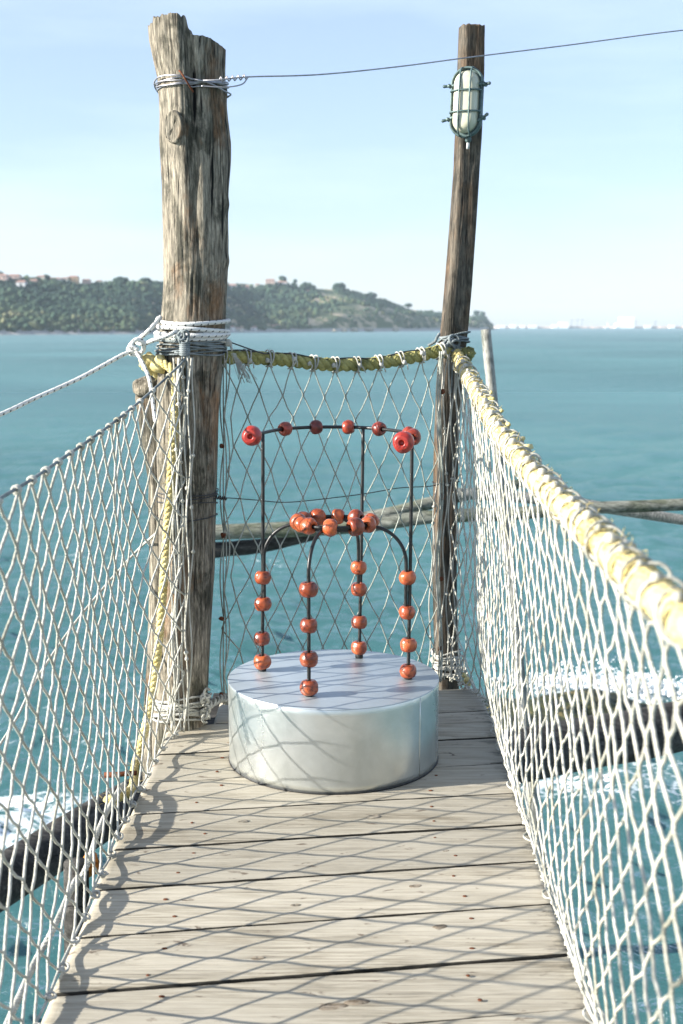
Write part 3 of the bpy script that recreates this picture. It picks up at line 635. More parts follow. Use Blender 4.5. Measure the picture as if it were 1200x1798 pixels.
# ------------------------------------------------------------------ posts
class Post:
    def __init__(s, table, Y, sq=0., seed=0, zbot=-3.6, warp=None, topfn=None):
        zs = []; cx = []; rr = []
        for (py, l, r) in table:
            a, b = at(l, py, Y), at(r, py, Y); zs.append(a[2]); cx.append((a[0]+b[0])/2); rr.append((b[0]-a[0])/2)
        s.z = np.array(zs[::-1]); s.cx = np.array(cx[::-1]); s.r = np.array(rr[::-1]); s.Y = Y; s.sq = sq; s.seed = seed; s.zbot = zbot; s.top = topfn; s.warp = warp
    def c(s, z): return np.array([np.interp(z, s.z, s.cx), s.Y, z])
    def rad(s, a, z):
        r = np.interp(z, s.z, s.r)
        if s.sq:
            q = abs(math.cos(a-s.rot))**5+abs(math.sin(a-s.rot))**5; r = r*(q**(-1/5))*(1-.12*s.sq)
        ca, sa = math.cos(a), math.sin(a)
        n = .07*mnoise.noise(Vector((ca*1.1+s.seed, sa*1.1, z*1.5)))+.05*mnoise.noise(Vector((ca*2.6, sa*2.6+s.seed, z*4)))
        if s.warp: n += s.warp(a, z)
        return r*(1+n*(.6 if s.sq else 1))
    rot = .25
    def fine(s, a, z):
        ca, sa = math.cos(a), math.sin(a)
        g = mnoise.noise(Vector((ca*7, sa*7, z*1.4+s.seed))); g2 = mnoise.noise(Vector((ca*17, sa*17, z*2.2+s.seed)))
        gr = -max(0, .07-abs(g))/.07*.026
        g3 = -max(0, .07-abs(g2))/.07*.022
        return gr+g3+.012*g2
    def pt(s, a, z, off=0.):
        r = s.rad(a, z)+off; c = s.c(z); return np.array([c[0]+r*math.cos(a), c[1]+r*math.sin(a), z])
    def mesh(s, sides, rows, ztop):
        mb = MB(); V = []
        zz = np.r_[np.linspace(s.zbot, -.1, 12, endpoint=False), np.linspace(-.1, ztop, rows)]
        for z in zz:
            for j in range(sides):
                a = 2*PI*j/sides; zt = s.top(a) if s.top else ztop+.006*mnoise.noise(Vector((math.cos(a)*5, math.sin(a)*5, 1)))
                k = (z-(ztop-.3))/.3; z2 = z if k <= 0 else (ztop-.3)+k*(zt-(ztop-.3))
                r = s.rad(a, z2)*(1+s.fine(a, z2)); c = s.c(z2); V.append((c[0]+r*math.cos(a), c[1]+r*math.sin(a), z2))
        n = len(zz)
        for rr_, dz in ((.85, -.004), (.5, -.012), (.15, -.02)):
            for j in range(sides):
                v = V[(n-1)*sides+j]; c = s.c(ztop); V.append((c[0]+(v[0]-c[0])*rr_, c[1]+(v[1]-c[1])*rr_, (v[2]+dz+.006*mnoise.noise(Vector((v[0]*80, v[1]*80, rr_*9))))))
        n += 3
        F = [(i*sides+j, i*sides+(j+1) % sides, (i+1)*sides+(j+1) % sides, (i+1)*sides+j) for i in range(n-1) for j in range(sides)]
        F.append(tuple((n-1)*sides+j for j in range(sides)))
        mb.add(V, F); return mb

def lp_warp(a, z):
    # two grown-together trunks near the top: groove facing the camera
    k = max(0., min(1., (z-1.75)/.6)); d = (a-(1.5*PI+.12)+PI) % (2*PI)-PI
    g = -.22*k*math.exp(-(d/.14)**2)
    d2 = (a-1.25*PI+PI) % (2*PI)-PI
    lobe = .05*k*math.exp(-(d2/.5)**2)
    for (aa, zz, w1, w2, h) in ((1.5*PI-.35, 2.16, .30, .085, .07), (-.05, 2.1, .3, .12, .10), (-.1, 1.73, .3, .02, .05), (1.5*PI-.45, .78, .3, .06, .12), (.0, 2.32, .25, .03, .05), (-.05, 1.93, .3, .02, .04)):
        dd = (a-aa+PI) % (2*PI)-PI; lobe += h*math.exp(-(dd/w1)**2-((z-zz)/w2)**2)
    return g+lobe
ZT = at(330, 45, 4.5)[2]; ZT2 = at(370, 70, 4.5)[2]
def lp_top(a):
    x = math.cos(a); t = 1/(1+math.exp(-(x-.12)*30)); sp = .010*mnoise.noise(Vector((math.cos(a)*9, math.sin(a)*9, 2)))+.007*mnoise.noise(Vector((math.cos(a)*26, math.sin(a)*26, 5)))
    left = ZT+.008-(.02 if x < -.8 else 0)+sp*1.2; right = ZT2-.01-.02*max(0, x-.6)/.4+sp*.25
    return left*(1-t)+right*t
LP = Post([(45, 264, 396), (75, 266, 396), (140, 278, 396), (200, 281, 398), (250, 281, 400), (330, 286, 399), (420, 288, 399), (500, 288, 397), (560, 284, 395), (620, 279, 388), (700, 276, 383), (800, 278, 380), (900, 280, 378), (1000, 279, 376), (1100, 277, 371), (1200, 272, 365), (1290, 266, 360)], 4.5, 0, 2.3, warp=lp_warp, topfn=lp_top)
lpr = empty('thick_post', (-.62, 4.5, 0)); tag(lpr, 'thick weathered tree-trunk post at the left, split into two lobes at its top', 'post')
LP.mesh(190, 560, ZT).build('trunk', WPOST, lpr)
# sawn branch knot
def knot(px, py, Y, rx, rz, parent, post, a, z):
    p = post.pt(a, z, -.012); d = np.array([math.cos(a), math.sin(a), .05]); V = []; F = []
    prof = [(1.12, 0), (1.08, .018), (.98, .024), (.88, .021), (.7, .0205), (.5, .020), (.3, .0195), (.1, .019)]
    t = np.array([-math.sin(a), math.cos(a), 0]); u = np.array([0, 0, 1.]); sg = 36
    for (r, h) in prof:
        for j in range(sg):
            b = 2*PI*j/sg; k = r*(1+.06*mnoise.noise(Vector((math.cos(b)*2, math.sin(b)*2, 7)))); cr_ = -.004 if (r < .75 and abs((b % PI)-1.0) < .16) else 0
            V.append(p+t*rx*k*math.cos(b)+u*rz*k*math.sin(b)+d*(h+cr_+.0012*mnoise.noise(Vector((r*14, 0, 3)))))
    n = len(prof); F = [(i*sg+j, i*sg+(j+1) % sg, (i+1)*sg+(j+1) % sg, (i+1)*sg+j) for i in range(n-1) for j in range(sg)]; F.append(tuple((n-1)*sg+j for j in range(sg)))
    mb = MB(); mb.add(V, F); return mb
knot(0, 0, 0, .034, .052, lpr, LP, 1.5*PI-.42, at(313, 225, 4.4)[2]).build('branch_knot', WPOST, lpr)
mb = MB(); p = LP.pt(1.5*PI-.12, at(325, 138, 4.4)[2], .004); q = at(340, 162, 4.36); tube(mb, [p+np.array([-.012, -.004, .02]), p+np.array([-.004, -.02, .012]), q], .0032, 8); o = mb.build('bent_nail', RUST, lpr)
o['label'] = 'rusty bent nail holding the wire'
# second, shorter trunk behind the left net
SPT = Post([(668, 242, 292), (700, 238, 292), (760, 247, 296), (850, 262, 303), (1000, 262, 305), (1150, 258, 303), (1290, 250, 300)], 4.62, 0, 9.1)
spr = empty('short_post', (-.68, 4.62, 0)); tag(spr, 'shorter pale stub post leaning against the thick post behind the left net', 'post')
SPT.mesh(96, 220, at(262, 668, 4.62)[2]).build('trunk', WPOST, spr)
mb = MB(); lump(mb, at(262, 682, 4.60), .055, 28, .35, (1, 1, .85)); mb.build('burl', WPOST, spr)

RP = Post([(47, 806, 851), (130, 803, 850), (220, 800, 847), (300, 796, 842), (400, 789, 836), (500, 781, 829), (590, 773, 821), (680, 766, 812), (760, 763, 807), (860, 761, 804), (1000, 759, 803), (1100, 761, 804), (1215, 765, 807)], 5.1, 1., 5.5)
RP.rot = .22
rpr = empty('slender_post', (.42, 5.1, 0)); tag(rpr, 'slender brown squared post leaning right, carrying the caged lamp', 'post')
RP.mesh(120, 420, at(830, 47, 5.1)[2]).build('trunk', WPOST2, rpr)

# far upright pole, horizontal poles
mb = MB(); P0 = at(853, 578, 8.2); P1 = at(868, 730, 8.2); D = (P1-P0)/(P0[2]-P1[2]); P2 = P1+D*(P1[2]+3.4); log(mb, [P0, P1, P2], [.033, .040, .05], 24, 1, .12)
tag(mb.build('mooring_pole', WGREY), 'pale upright pole standing in the sea behind the right rope', 'pole')
ALG = wood('mossy_boom_wood', (.04, .045, .032), (.115, .12, .095), (.26, .26, .215), (.08, .09, .05), .35, .6, .55, 'x')
mb = MB(); log(mb, [at(322, 937, 9.2), at(375, 934, 9.2), at(520, 929, 9.2), at(650, 921, 9.2), at(760, 908, 9.2), at(900, 902, 9.2), at(1025, 893, 9.2), at(1200, 886, 9.3), at(1500, 875, 9.5)], [.062, .060, .058, .052, .047, .046, .048, .050, .052], 20, 4, .1, 110)
tag(mb.build('boom', ALG), 'long mossy grey boom running level behind the chair and both posts', 'pole')
mb = MB(); log(mb, [at(600, 918, 9.45), at(690, 900, 9.5), at(780, 878, 9.6), at(915, 849, 9.8)], [.05, .05, .045, .04], 18, 6, .1)
tag(mb.build('boom', ALG), 'grey boom rising to the right behind the slender post', 'pole')
mb = MB(); log(mb, [at(790, 866, 9.5), at(900, 872, 9.55), at(1025, 886, 9.6), at(1200, 913, 9.7), at(1500, 955, 9.9)], [.045, .045, .04, .042], 18, 7, .08)
tag(mb.build('boom', WGREY), 'pale bleached boom sloping down to the right under the rope', 'pole')
mb = MB(); log(mb, [at(318, 973, 9.2), at(375, 966, 9.25), at(470, 957, 9.3), at(560, 938, 9.3)], [.065, .06, .05, .035], 18, 12, .2)
tag(mb.build('boom', WBEAM), 'dark lower boom left of the chair under the mossy one', 'pole')

# ------------------------------------------------------------------ algae rock + splash
def rock(name, c, s, seed, mat, label):
    V, F = ico(4); P = []
    for v in V:
        d = Vector(v); k = 1+.45*mnoise.fractal(d*1.1+Vector((seed, 0, 0)), 1., 2., 5)+.06*mnoise.noise(d*14); P.append((v[0]*k*s[0]+c[0], v[1]*k*s[1]+c[1], v[2]*k*s[2]+c[2]))
    mb = MB(); mb.add(P, [tuple(f) for f in F]); return tag(mb.build(name, mat), label, 'rock')
m = M_('algae_rock'); n1 = m.noise(m.coord('Object'), 7, 6, .7); m.col(m.ramp(n1, [(.42, (.010, .013, .006)), (.56, (.035, .045, .012)), (.68, (.22, .16, .06))])); m.bump(n1, 1., .05); m.set(Roughness=.7); ALGR = m.m
c = atz(985, 1238, -2.75); rock('rock', (c[0], c[1], -3.0), (1.05, .50, .34), 3, ALGR, 'dark algae-covered rock with white surf behind the right net')
c = atz(1090, 1235, -2.9); rock('rock', (c[0], c[1], -3.08), (.55, .35, .24), 9, ALGR, 'low black rock awash in surf beside the algae-covered one')
m = M_('white_surf'); n1 = m.noise(m.coord('Object'), 20, 3, .6); m.col(m.mix(n1, (.72, .76, .77), (.84, .86, .86))); m.bump(n1, .7, .02); m.set(Roughness=.6); SURF = m.m
mb = MB()
for (px, py, n, sx_, sy_, h) in [(1060, 1212, 260, .9, .28, .40), (1120, 1216, 170, .6, .25, .25), (1000, 1205, 80, .5, .2, .18), (1180, 1222, 80, .6, .3, .12)]:
    c = atz(px, py, WZ)
    for _ in range(n*2):
        x, y = rng.normal(0, sx_*.6), rng.normal(0, sy_*.7); hh = abs(rng.normal(0, h*.5))*math.exp(-(x/sx_)**2); r = rng.uniform(.006, .024)*(1.3-min(1, hh/h))
        V = IV1*(1+rng.normal(0, .2, len(IV1)))[:, None]*r*np.array([1.3, 1.1, .8])+np.array([c[0]+x, c[1]+y, WZ+hh+.03]); mb.add(V, [tuple(f) for f in IF1])
tag(mb.build('surf', SURF), 'white surf thrown up round the rocks under the walkway', 'surf', kind='stuff')

# ------------------------------------------------------------------ nets
def net_web(topf, botf, ncol, nrow, r, off, colmap=lambda u: u, jit=.004, knot=.007, drop=(), rowmap=lambda v: v, sides=6, phase=0):
    """diamond mesh between two edge curves; returns builder and node function"""
    mb = MB(); g = np.random.default_rng(ncol*7+nrow)
    J = g.normal(0, jit, (ncol+1, nrow+1, 3))
    def node(i, j):
        u, v = colmap(i/ncol), rowmap(j/nrow); a, b = topf(u), botf(u); p = a+(b-a)*v+off(u, v)
        return p+J[i, j]*(1 if 0 < j < nrow else 0)
    for i in range(ncol+1):
        for j in range(nrow):
            if (i+j+phase) % 2: continue
            for di in (-1, 1):
                k = i+di
                if k < 0 or k > ncol or (i, j, di) in drop: continue
                a, b = node(i, j), node(k, j+1); d = b-a; dn = np.array([0, 0, -1.])
                side = (node(min(i+1, ncol), j)-node(max(i-1, 0), j)); side /= np.linalg.norm(side)+1e-9
                kn = knot; 
                a0 = a+side*di*r*.75; a1 = a0+dn*kn; b0 = b-side*di*r*.75; b1 = b0-dn*kn
                m1 = a1+(b1-a1)*.12+dn*kn*.12; m2 = a1+(b1-a1)*.88-dn*kn*.12; md = (m1+m2)/2+side*di*0+dn*.002+g.normal(0, .0012, 3)
                tube(mb, [a0-dn*kn*.6, a1, m1, md, m2, b1, b0+dn*kn*.6], r, sides, True)
    return mb, node
def curvef(pts, n=200):
    S = spline(pts, n); return lambda u: S[0]*0+np.array([np.interp(u*(n-1), np.arange(n), S[:, k]) for k in range(3)])

def ycurve(pts, n=400):
    S = spline(pts, n); Yd = S[::-1, 1]; y0, y1 = pts[0][1], pts[-1][1]
    def f(u):
        y = y0+(y1-y0)*u; return np.array([np.interp(y, Yd, S[::-1, 0]), y, np.interp(y, Yd, S[::-1, 2])])
    return f
# --- left net
ltop = [at(328, 628, 4.34), at(310, 648, 4.27), at(248, 704, 3.98), at(188, 752, 3.44), at(115, 803, 2.93), at(63, 839, 2.64), at(7, 873, 2.40), at(-140, 960, 2.0), at(-420, 1110, 1.5), at(-900, 1330, 1.12)]
lbot = [np.array([-.585, 4.33, .03]), np.array([-.632, 4.15, .02]), np.array([-.66, 3.6, .012]), np.array([-.655, 2.9, .012]), np.array([-.66, 2.2, .012]), np.array([-.655, 1.6, .012]), np.array([-.655, 1.12, .012])]
LT, LB = ycurve(ltop), ycurve(lbot)
ln = empty('guard_net', (-.66, 2.6, 0))
tag(ln, 'white knotted rope net along the left walkway edge under a thin grey cord', 'net')
def loff(u, v): return np.array([-.03*math.sin(PI*v)*min(1, u*7), 0, 0])+np.array([-.004*math.sin(u*40+v*6), .004*math.sin(u*23+v*11), 0])
NC = 2*26
web, lnode = net_web(LT, LB, NC, 19, .0034, loff, jit=.0018, knot=.005)
tag(web.build('netting', NET, ln), kind='stuff')
mb = MB(); tube(mb, [LT(u)+np.array([0, 0, .002]) for u in np.linspace(0, 1, 200)], .0042, 8); mb.build('head_cord', LASHG, ln)
mb = MB()
for i in range(0, NC+1, 2):     # loops of net cord round the head cord
    p = LT(i/NC); q = LT(min(1, i/NC+.01))-LT(max(0, i/NC-.01)); q /= np.linalg.norm(q)
    n1 = np.cross(q, [0, 0, 1]); n1 /= np.linalg.norm(n1); n2 = np.cross(n1, q)
    t = np.linspace(0, 1, 26); ph = 2*PI*2.5*t+rng.uniform(0, 3)
    P = p+((t-.5)*.017)[:, None]*q+.0075*(np.cos(ph)[:, None]*n1+np.sin(ph)[:, None]*n2); tube(mb, P, .0034, 6)
    lump(mb, p+np.array([0, 0, -.006]), .0075, 8, .3)
tag(mb.build('head_knots', NET, ln), kind='stuff')
mb = MB()     # foot cord and its loops at the deck edge
tube(mb, [LB(u)+np.array([.004*math.sin(u*60), 0, .006+.006*math.sin(u*73)]) for u in np.linspace(0, 1, 300)], .0035, 6)
for i in range(1, NC, 2):
    p = LB(i/NC); a = rng.uniform(0, 6); R0 = rng.uniform(.006, .012); t = np.linspace(0, 2*PI*1.3, 20)
    P = np.stack([p[0]+R0*np.cos(t+a)+.008, p[1]+R0*1.3*np.sin(t+a)*1., p[2]+.004+.008*np.abs(np.sin(t*.7))], 1); tube(mb, P, .0032, 6)
    lump(mb, p+np.array([.004, 0, .004]), .009, 8, .4)
tag(mb.build('foot_cord', LASH, ln), kind='stuff')
# gathered edge against the post
mb = MB()
for k in range(4):
    P = []
    for t in np.linspace(0, 1, 60):
        z = 1.36*(1-t)+.05*t; q = LP.pt(1.5*PI-.10-.10*math.sin(k*2+t*5)-.16*t, z, .007); P.append(q+np.array([.006*math.sin(t*31+k*2), -.003*k, 0]))
    tube(mb, P, .0034, 6)
for t in np.linspace(.06, .97, 9):
    z = 1.36*(1-t)+.05*t; lump(mb, LP.pt(1.5*PI-.12-.16*t, z, .010), .010, 8, .4)
mb.build('edge_cord', NET, ln)
mb = MB()
for k in range(7):
    P = []
    for t in np.linspace(0, 1, 60):
        a, b = LT(0), LB(0); q = a+(b-a)*t; P.append(q+np.array([-.045+.012*k+.006*math.sin(t*21+k*1.7), -.012-.006*(k % 3), 0]))
    tube(mb, P, .0030, 6)
    for t in rng.uniform(.05, .95, 3): lump(mb, P[int(t*59)], .008, 8, .4)
tag(mb.build('gathered_cord', NET, ln), kind='stuff')

# --- right net
rpix = [(800, 622, 5.0), (812, 640, 4.9), (832, 676, 4.45), (858, 722, 3.95), (882, 764, 3.55), (940, 833, 2.9), (1010, 905, 2.3), (1090, 982, 1.86), (1200, 1085, 1.48), (1420, 1250, 1.15), (1900, 1520, .85)]
rtop = [at(*t) for t in rpix]
rbot = [np.array([.445, 5.0, .03]), np.array([.575, 4.7, .02]), np.array([.578, 4.1, .012]), np.array([.566, 3.4, .012]), np.array([.56, 2.6, .012]), np.array([.555, 1.8, .012]), np.array([.555, .85, .012])]
RT, RB = ycurve(rtop), ycurve(rbot)
rn = empty('guard_net', (.56, 2.6, 0))
tag(rn, 'white knotted rope net along the right walkway edge under a thick yellow rope', 'net')
def roff(u, v): return np.array([-.06*math.sin(PI*v**2.6)*min(1, u*4)+.003*math.sin(u*19+v*4)*math.sin(PI*v), .006*math.sin(u*31+v*9), 0])
RC = 2*40
web, rnode = net_web(lambda u: RT(u)-np.array([0, 0, .022]), RB, RC, 19, .0031, roff, lambda u: u**1.08, jit=.0018, knot=.006)
tag(web.build('netting', NET, rn), kind='stuff')
mb = MB(); rope(mb, [RT(u) for u in np.linspace(0, 1, 110)], .0275, .075, 3, 12, .0006); mb.build('head_rope', YEL, rn)
mb = MB()
us = np.linspace(0, 1, 1500); C = np.array([RT(u) for u in us]); T, N, B = frames(C); arc = np.r_[0, np.cumsum(np.linalg.norm(np.diff(C, axis=0), axis=1))]
ph = arc/.16*2*PI+.9*np.sin(arc*23); rr_ = .0305+.003*np.sin(arc*57)
tube(mb, C+rr_[:, None]*(np.cos(ph)[:, None]*N+np.sin(ph)[:, None]*B), .0029, 6)
for i in range(0, RC+1, 2):
    u = i/RC; p = RT(u)+np.array([rng.normal(0, .002), rng.normal(0, .01), 0]); q = RT(min(1, u+.004))-RT(max(0, u-.004)); q /= np.linalg.norm(q); n1 = np.cross(q, [0, 0, 1]); n1 /= np.linalg.norm(n1); n2 = np.cross(n1, q)
    t = np.linspace(0, 1, 24); ph2 = -PI/2+2*PI*1.1*t
    tube(mb, p+((t-.5)*.02)[:, None]*q+.0320*(np.cos(ph2+rng.uniform(-.4, .4))[:, None]*n1+np.sin(ph2)[:, None]*n2), .0028, 6)
    lump(mb, p+np.array([-.012, 0, .031]), rng.uniform(.006, .011), 8, .5)
tag(mb.build('lacing', NET, rn), kind='stuff')
mb = MB(); thin = MB()
for u in rng.uniform(.02, .45, 26):    # little bundles of loose yellow yarn
    lump(mb, RT(u)+np.array([rng.uniform(-.01, .03), 0, rng.uniform(.0, .03)]), rng.uniform(.006, .012), 8, .8)
fuzz(mb, [RT(u) for u in np.linspace(0, .8, 200)], .029, 900, .020, .0008)
tag(mb.build('frayed_yarn', YEL, rn), kind='stuff')
mb = MB(); tube(mb, [RB(u)+np.array([.005*math.sin(u*90), 0, .006+.006*math.sin(u*103)]) for u in np.linspace(0, 1, 400)], .0038, 6)
for i in range(1, RC, 1):
    p = RB(i/RC); a = rng.uniform(0, 6); R0 = rng.choice([.006, .008, .010, .022], p=[.4, .3, .2, .1]); t = np.linspace(0, 2*PI*1.2, 18)
    P = np.stack([p[0]-.012+R0*np.cos(t+a), p[1]+R0*1.3*np.sin(t+a), p[2]+.004+.010*np.abs(np.sin(t*.7))], 1); tube(mb, P, .0031, 6)
tag(mb.build('foot_cord', NET, rn), kind='stuff')

mb = MB()     # gathered end of the net against the slender post
for k in range(7):
    P = []
    for t in np.linspace(0, 1, 60):
        a, b = RT(0), RB(0); q = a+(b-a)*t; P.append(q+np.array([-.055+.016*k+.007*math.sin(t*23+k*2.1)+.02*t*(k-3)*.5, -.02-.01*(k % 3), 0]))
    tube(mb, P, .0030, 6)
    for t in rng.uniform(.1, .9, 3): lump(mb, P[int(t*59)], .007, 8, .4)
tag(mb.build('edge_cord', LASH, rn), kind='stuff')

# --- end net
epix = [(392, 628, 4.56), (430, 628, 4.60), (480, 630, 4.66), (540, 637, 4.73), (600, 641, 4.8), (660, 638, 4.86), (720, 628, 4.92), (775, 616, 4.98)]
ET = curvef([at(*t) for t in epix]); 
ebot = [at(392, 1236, 4.56), at(480, 1225, 4.66), at(600, 1215, 4.8), at(700, 1205, 4.9), at(772, 1188, 4.99)]
EB = curvef(ebot)
en = empty('end_net', (-.05, 4.8, 0))
tag(en, 'grey-green rope net of open diamonds closing the end of the walkway between the two posts', 'net')
EC = 20
def ecol(u): return u
def eoff(u, v): 
    pull = .030*math.sin(PI*v*4)**2*(1 if u < .5 else -1)*math.exp(-min(u, 1-u)*14)
    return np.array([pull, .02*math.sin(PI*v)*math.sin(PI*u), -.012*math.sin(PI*u)*math.sin(PI*v)])
web, enode = net_web(lambda u: ET(u)-np.array([0, 0, .02]), EB, EC, 13, .0028, eoff, ecol, jit=.0038, knot=.004)
tag(web.build('netting', NETG, en), kind='stuff')
mb = MB(); 
ext = [at(372, 632, 4.6)]+[ET(u) for u in np.linspace(0, 1, 60)]+[at(806, 621, 5.03), at(822, 622, 5.03)]
rope(mb, ext, .0265, .105, 3, 12); mb.build('head_rope', YELG, en)
mb = MB()
P = np.array([ET(u)+np.array([0, -.012, .024+.004*math.sin(u*25)]) for u in np.linspace(0, 1, 80)]); tube(mb, P, .0028, 6); mb.build('tie_cord', DARKWIRE, en)
mb = MB()
for i in range(0, EC+1, 2):
    u = i/EC; p = ET(u); q = ET(min(1, u+.01))-ET(max(0, u-.01)); q /= np.linalg.norm(q); n1 = np.cross(q, [0, 0, 1]); n1 /= np.linalg.norm(n1); n2 = np.cross(n1, q)
    for w_ in (-1, 1):
        t = np.linspace(0, 1, 20); ph2 = -PI/2+w_*2*PI*.95*t
        tube(mb, p+(w_*.03*(t-.2)*(1-t)*2+ .0*t)[:, None]*q+(.031)*(np.cos(ph2)[:, None]*n1+np.sin(ph2)[:, None]*n2), .0030, 6)
    e = p+np.array([rng.uniform(-.02, .02), -.03, rng.uniform(-.012, .01)]); lump(mb, e, .010, 8, .5)
    tube(mb, [e, e+np.array([.012, -.004, -.008]), e+np.array([.016+rng.uniform(-.01, .01), -.002, -.028])], .0028, 5)
tag(mb.build('loops', LASH, en), kind='stuff')
# side cords that gather the net onto the posts
mb = MB()
for k in range(4):
    P = [ET(0)*(1-t)+EB(0)*t+np.array([.004+.018*abs(math.sin(t*PI*4+k*.4))*(k-1.2)*.7-.018*math.sin(PI*t)*0, -.006*k, 0]) for t in np.linspace(0, 1, 70)]; tube(mb, P, .0028, 6)
    P = [ET(1)*(1-t)+EB(1)*t+np.array([-.008+.014*math.sin(t*PI*4+k*.9)*(k-1.5)*.6, -.066-.006*k, 0]) for t in np.linspace(0, 1, 70)]; tube(mb, P, .0028, 6)
tag(mb.build('side_cord', NETG, en), kind='stuff')
mb = MB()
for (t, s) in ((.25, 0), (.50, 0), (.74, 0), (.97, 0), (.12, 1), (.43, 1), (.68, 1), (.9, 1)):
    a = (ET if 1 else 0)(s)*(1-t)+EB(s)*t; 
    for k in range(3): lump(mb, a+np.array([.0+rng.uniform(-.006, .006), -.02-.05*s, rng.uniform(-.008, .008)]), .008, 8, .5)
tag(mb.build('rusty_staples', RUST, en), kind='stuff')
mb = MB(); c = at(820, 622, 5.02)
for k in range(90):
    d = rng.normal(size=3); d /= np.linalg.norm(d); lump(mb, c+d*np.array([.028, .028, .028])*rng.uniform(.5, 1), .011, 7, .6)
en2 = mb.build('rope_knot', YELG, en)
mb = MB(); fuzz(mb, [ET(u) for u in np.linspace(0, 1, 150)], .027, 160, .014); tag(mb.build('frayed_yarn', YELG, en), kind='stuff')

# ------------------------------------------------------------------ lashings and ropes on the posts
def around(post, z0, z1, turns, off, n=None, a0=0., wob=.01, tilt=0., seed=0, amp=.003):
    n = n or int(turns*44); t = np.linspace(0, 1, n); P = []
    for k in t:
        a = a0+turns*2*PI*k; z = z0+(z1-z0)*k+tilt*math.sin(a)+wob*math.sin(a*1.37+seed)*math.sin(a*.31+seed*2)
        P.append(post.pt(a % (2*PI), z, off+amp*math.sin(a*2.3+seed)))
    return np.array(P)
def Z(px, py, Y): return at(px, py, Y)[2]
# wire round the top and across the picture
mb = MB()
P = around(LP, Z(330, 146, 4.4), Z(330, 138, 4.4), 4, .006, a0=1.5*PI, wob=.012, tilt=.008, seed=1); tube(mb, P, .0026, 6)
P = around(LP, Z(330, 172, 4.6), Z(330, 160, 4.6), 2, .016, a0=.2, wob=.02, tilt=-.02, seed=3)
tube(mb, P[:60], .003, 6)
# twisted tail, then the long span
S0 = LP.pt(1.5*PI+.2, Z(340, 142, 4.4), .008); S1 = at(385, 140, 4.36); S2 = at(436, 135, 4.4)
far = at(1200, 53, 5.2); e2 = at(1500, 22, 5.5)
span = spline([S0, S1, S2, at(560, 131, 4.5), at(700, 117, 4.7), at(830, 100, 4.9), at(1000, 79, 5.05), far, e2], 160); tube(mb, span, .0026, 6)
t = np.linspace(0, 1, 120)[:, None]; ax = S1*(1-t)+S2*t
ph = (t*2*PI*5)[:, 0]; tube(mb, ax+.012*np.sin(t*PI*5)**2*.6*np.stack([0*ph, np.cos(ph), np.sin(ph)], 1)+.004*np.stack([0*ph, np.cos(ph), np.sin(ph)], 1), .0024, 6)
tube(mb, spline([S2, at(425, 148, 4.38), at(395, 153, 4.36), at(354, 151, 4.36)], 30), .0024, 6)
wire = tag(mb.build('span_wire', WIRE), 'grey wire wound round the thick post top and strung right across the sky', 'wire')
# white braided rope
zA, zB = Z(330, 580, 4.4), Z(330, 560, 4.4)
mb = MB()
for (y0, y1, tr, a0, sd, off) in ((556, 574, 1.0, PI, 0, .010), (583, 592, 1.5, PI, 2, .010), (575, 590, 1.2, PI+.4, 5, .013), (590, 582, 1.1, 1.1*PI, 7, .016)):
    P = around(LP, Z(330, y0, 4.4), Z(330, y1, 4.4), tr, off, a0=a0, wob=.006, tilt=.018 if y0 < 560 else .004, seed=sd, amp=.001); tube(mb, P, .0078, 10)
kn = at(232, 608, 4.42); left = LP.pt(PI+.35, Z(290, 566, 4.4), .008)
tube(mb, spline([LP.pt(PI+.5, Z(290, 556, 4.4), .010), at(262, 580, 4.40), at(243, 596, 4.42), at(226, 612, 4.44), at(232, 622, 4.42), at(250, 618, 4.40), at(252, 602, 4.38), at(240, 596, 4.37), at(232, 606, 4.37), at(243, 614, 4.37)], 70), .0078, 10)
tube(mb, spline([LP.pt(1.5*PI-.3, Z(330, 580, 4.4), .012), at(300, 587, 4.36), at(268, 598, 4.37), at(250, 604, 4.39), at(236, 600, 4.41), at(228, 610, 4.42), at(238, 620, 4.42)], 60), .0078, 10)
tube(mb, spline([at(238, 618, 4.41), at(218, 622, 4.4), at(140, 664, 4.3), at(60, 700, 4.2), at(0, 728, 4.1), at(-200, 812, 3.9), at(-700, 990, 3.5)], 120), .0078, 10)
tube(mb, spline([at(240, 618, 4.4), at(252, 640, 4.36), at(262, 664, 4.33), at(268, 700, 4.30), at(273, 740, 4.27)], 40), .0070, 10)
tag(mb.build('mooring_rope', WROPE), 'white black-flecked braided rope knotted round the thick post and led off left', 'rope')
# grey lashing under it
mb = MB()
for k in range(9):
    y0 = 588+k*4.2; P = around(LP, Z(330, y0, 4.4), Z(330, y0+rng.uniform(-3, 5), 4.4), 1.05, .006+.004*rng.random(), a0=rng.uniform(0, 6), wob=.012, tilt=rng.uniform(-.006, .012), seed=k*3.1, amp=.003); tube(mb, P, .0030 if k % 3 else .0042, 6)
c = at(325, 612, 4.34)
for k in range(7): # bound knot
    t = np.linspace(0, 2*PI, 18); tube(mb, np.stack([c[0]+.016*np.cos(t), c[1]+.016*np.sin(t)-.004, c[2]+.022-.007*k+.003*np.sin(t)], 1), .0042, 6)
for k in range(5):
    t = np.linspace(0, 5, 16); cc = at(323+rng.uniform(-5, 5), 592+rng.uniform(-5, 5), 4.33); tube(mb, np.stack([cc[0]+.013*np.cos(t+k), cc[1]+.007*np.sin(t*1.3), cc[2]+.015*np.sin(t+k)], 1), .0045, 6)
tube(mb, spline([at(325, 622, 4.33), at(329, 650, 4.33), at(327, 700, 4.33), at(326, 800, 4.34)], 30), .0033, 6)
tube(mb, spline([at(322, 622, 4.33), at(314, 660, 4.31), at(318, 720, 4.32)], 30), .0033, 6)
tag(mb.build('lashing', LASHG), 'grey cord lashing below the white rope on the thick post', 'lashing')
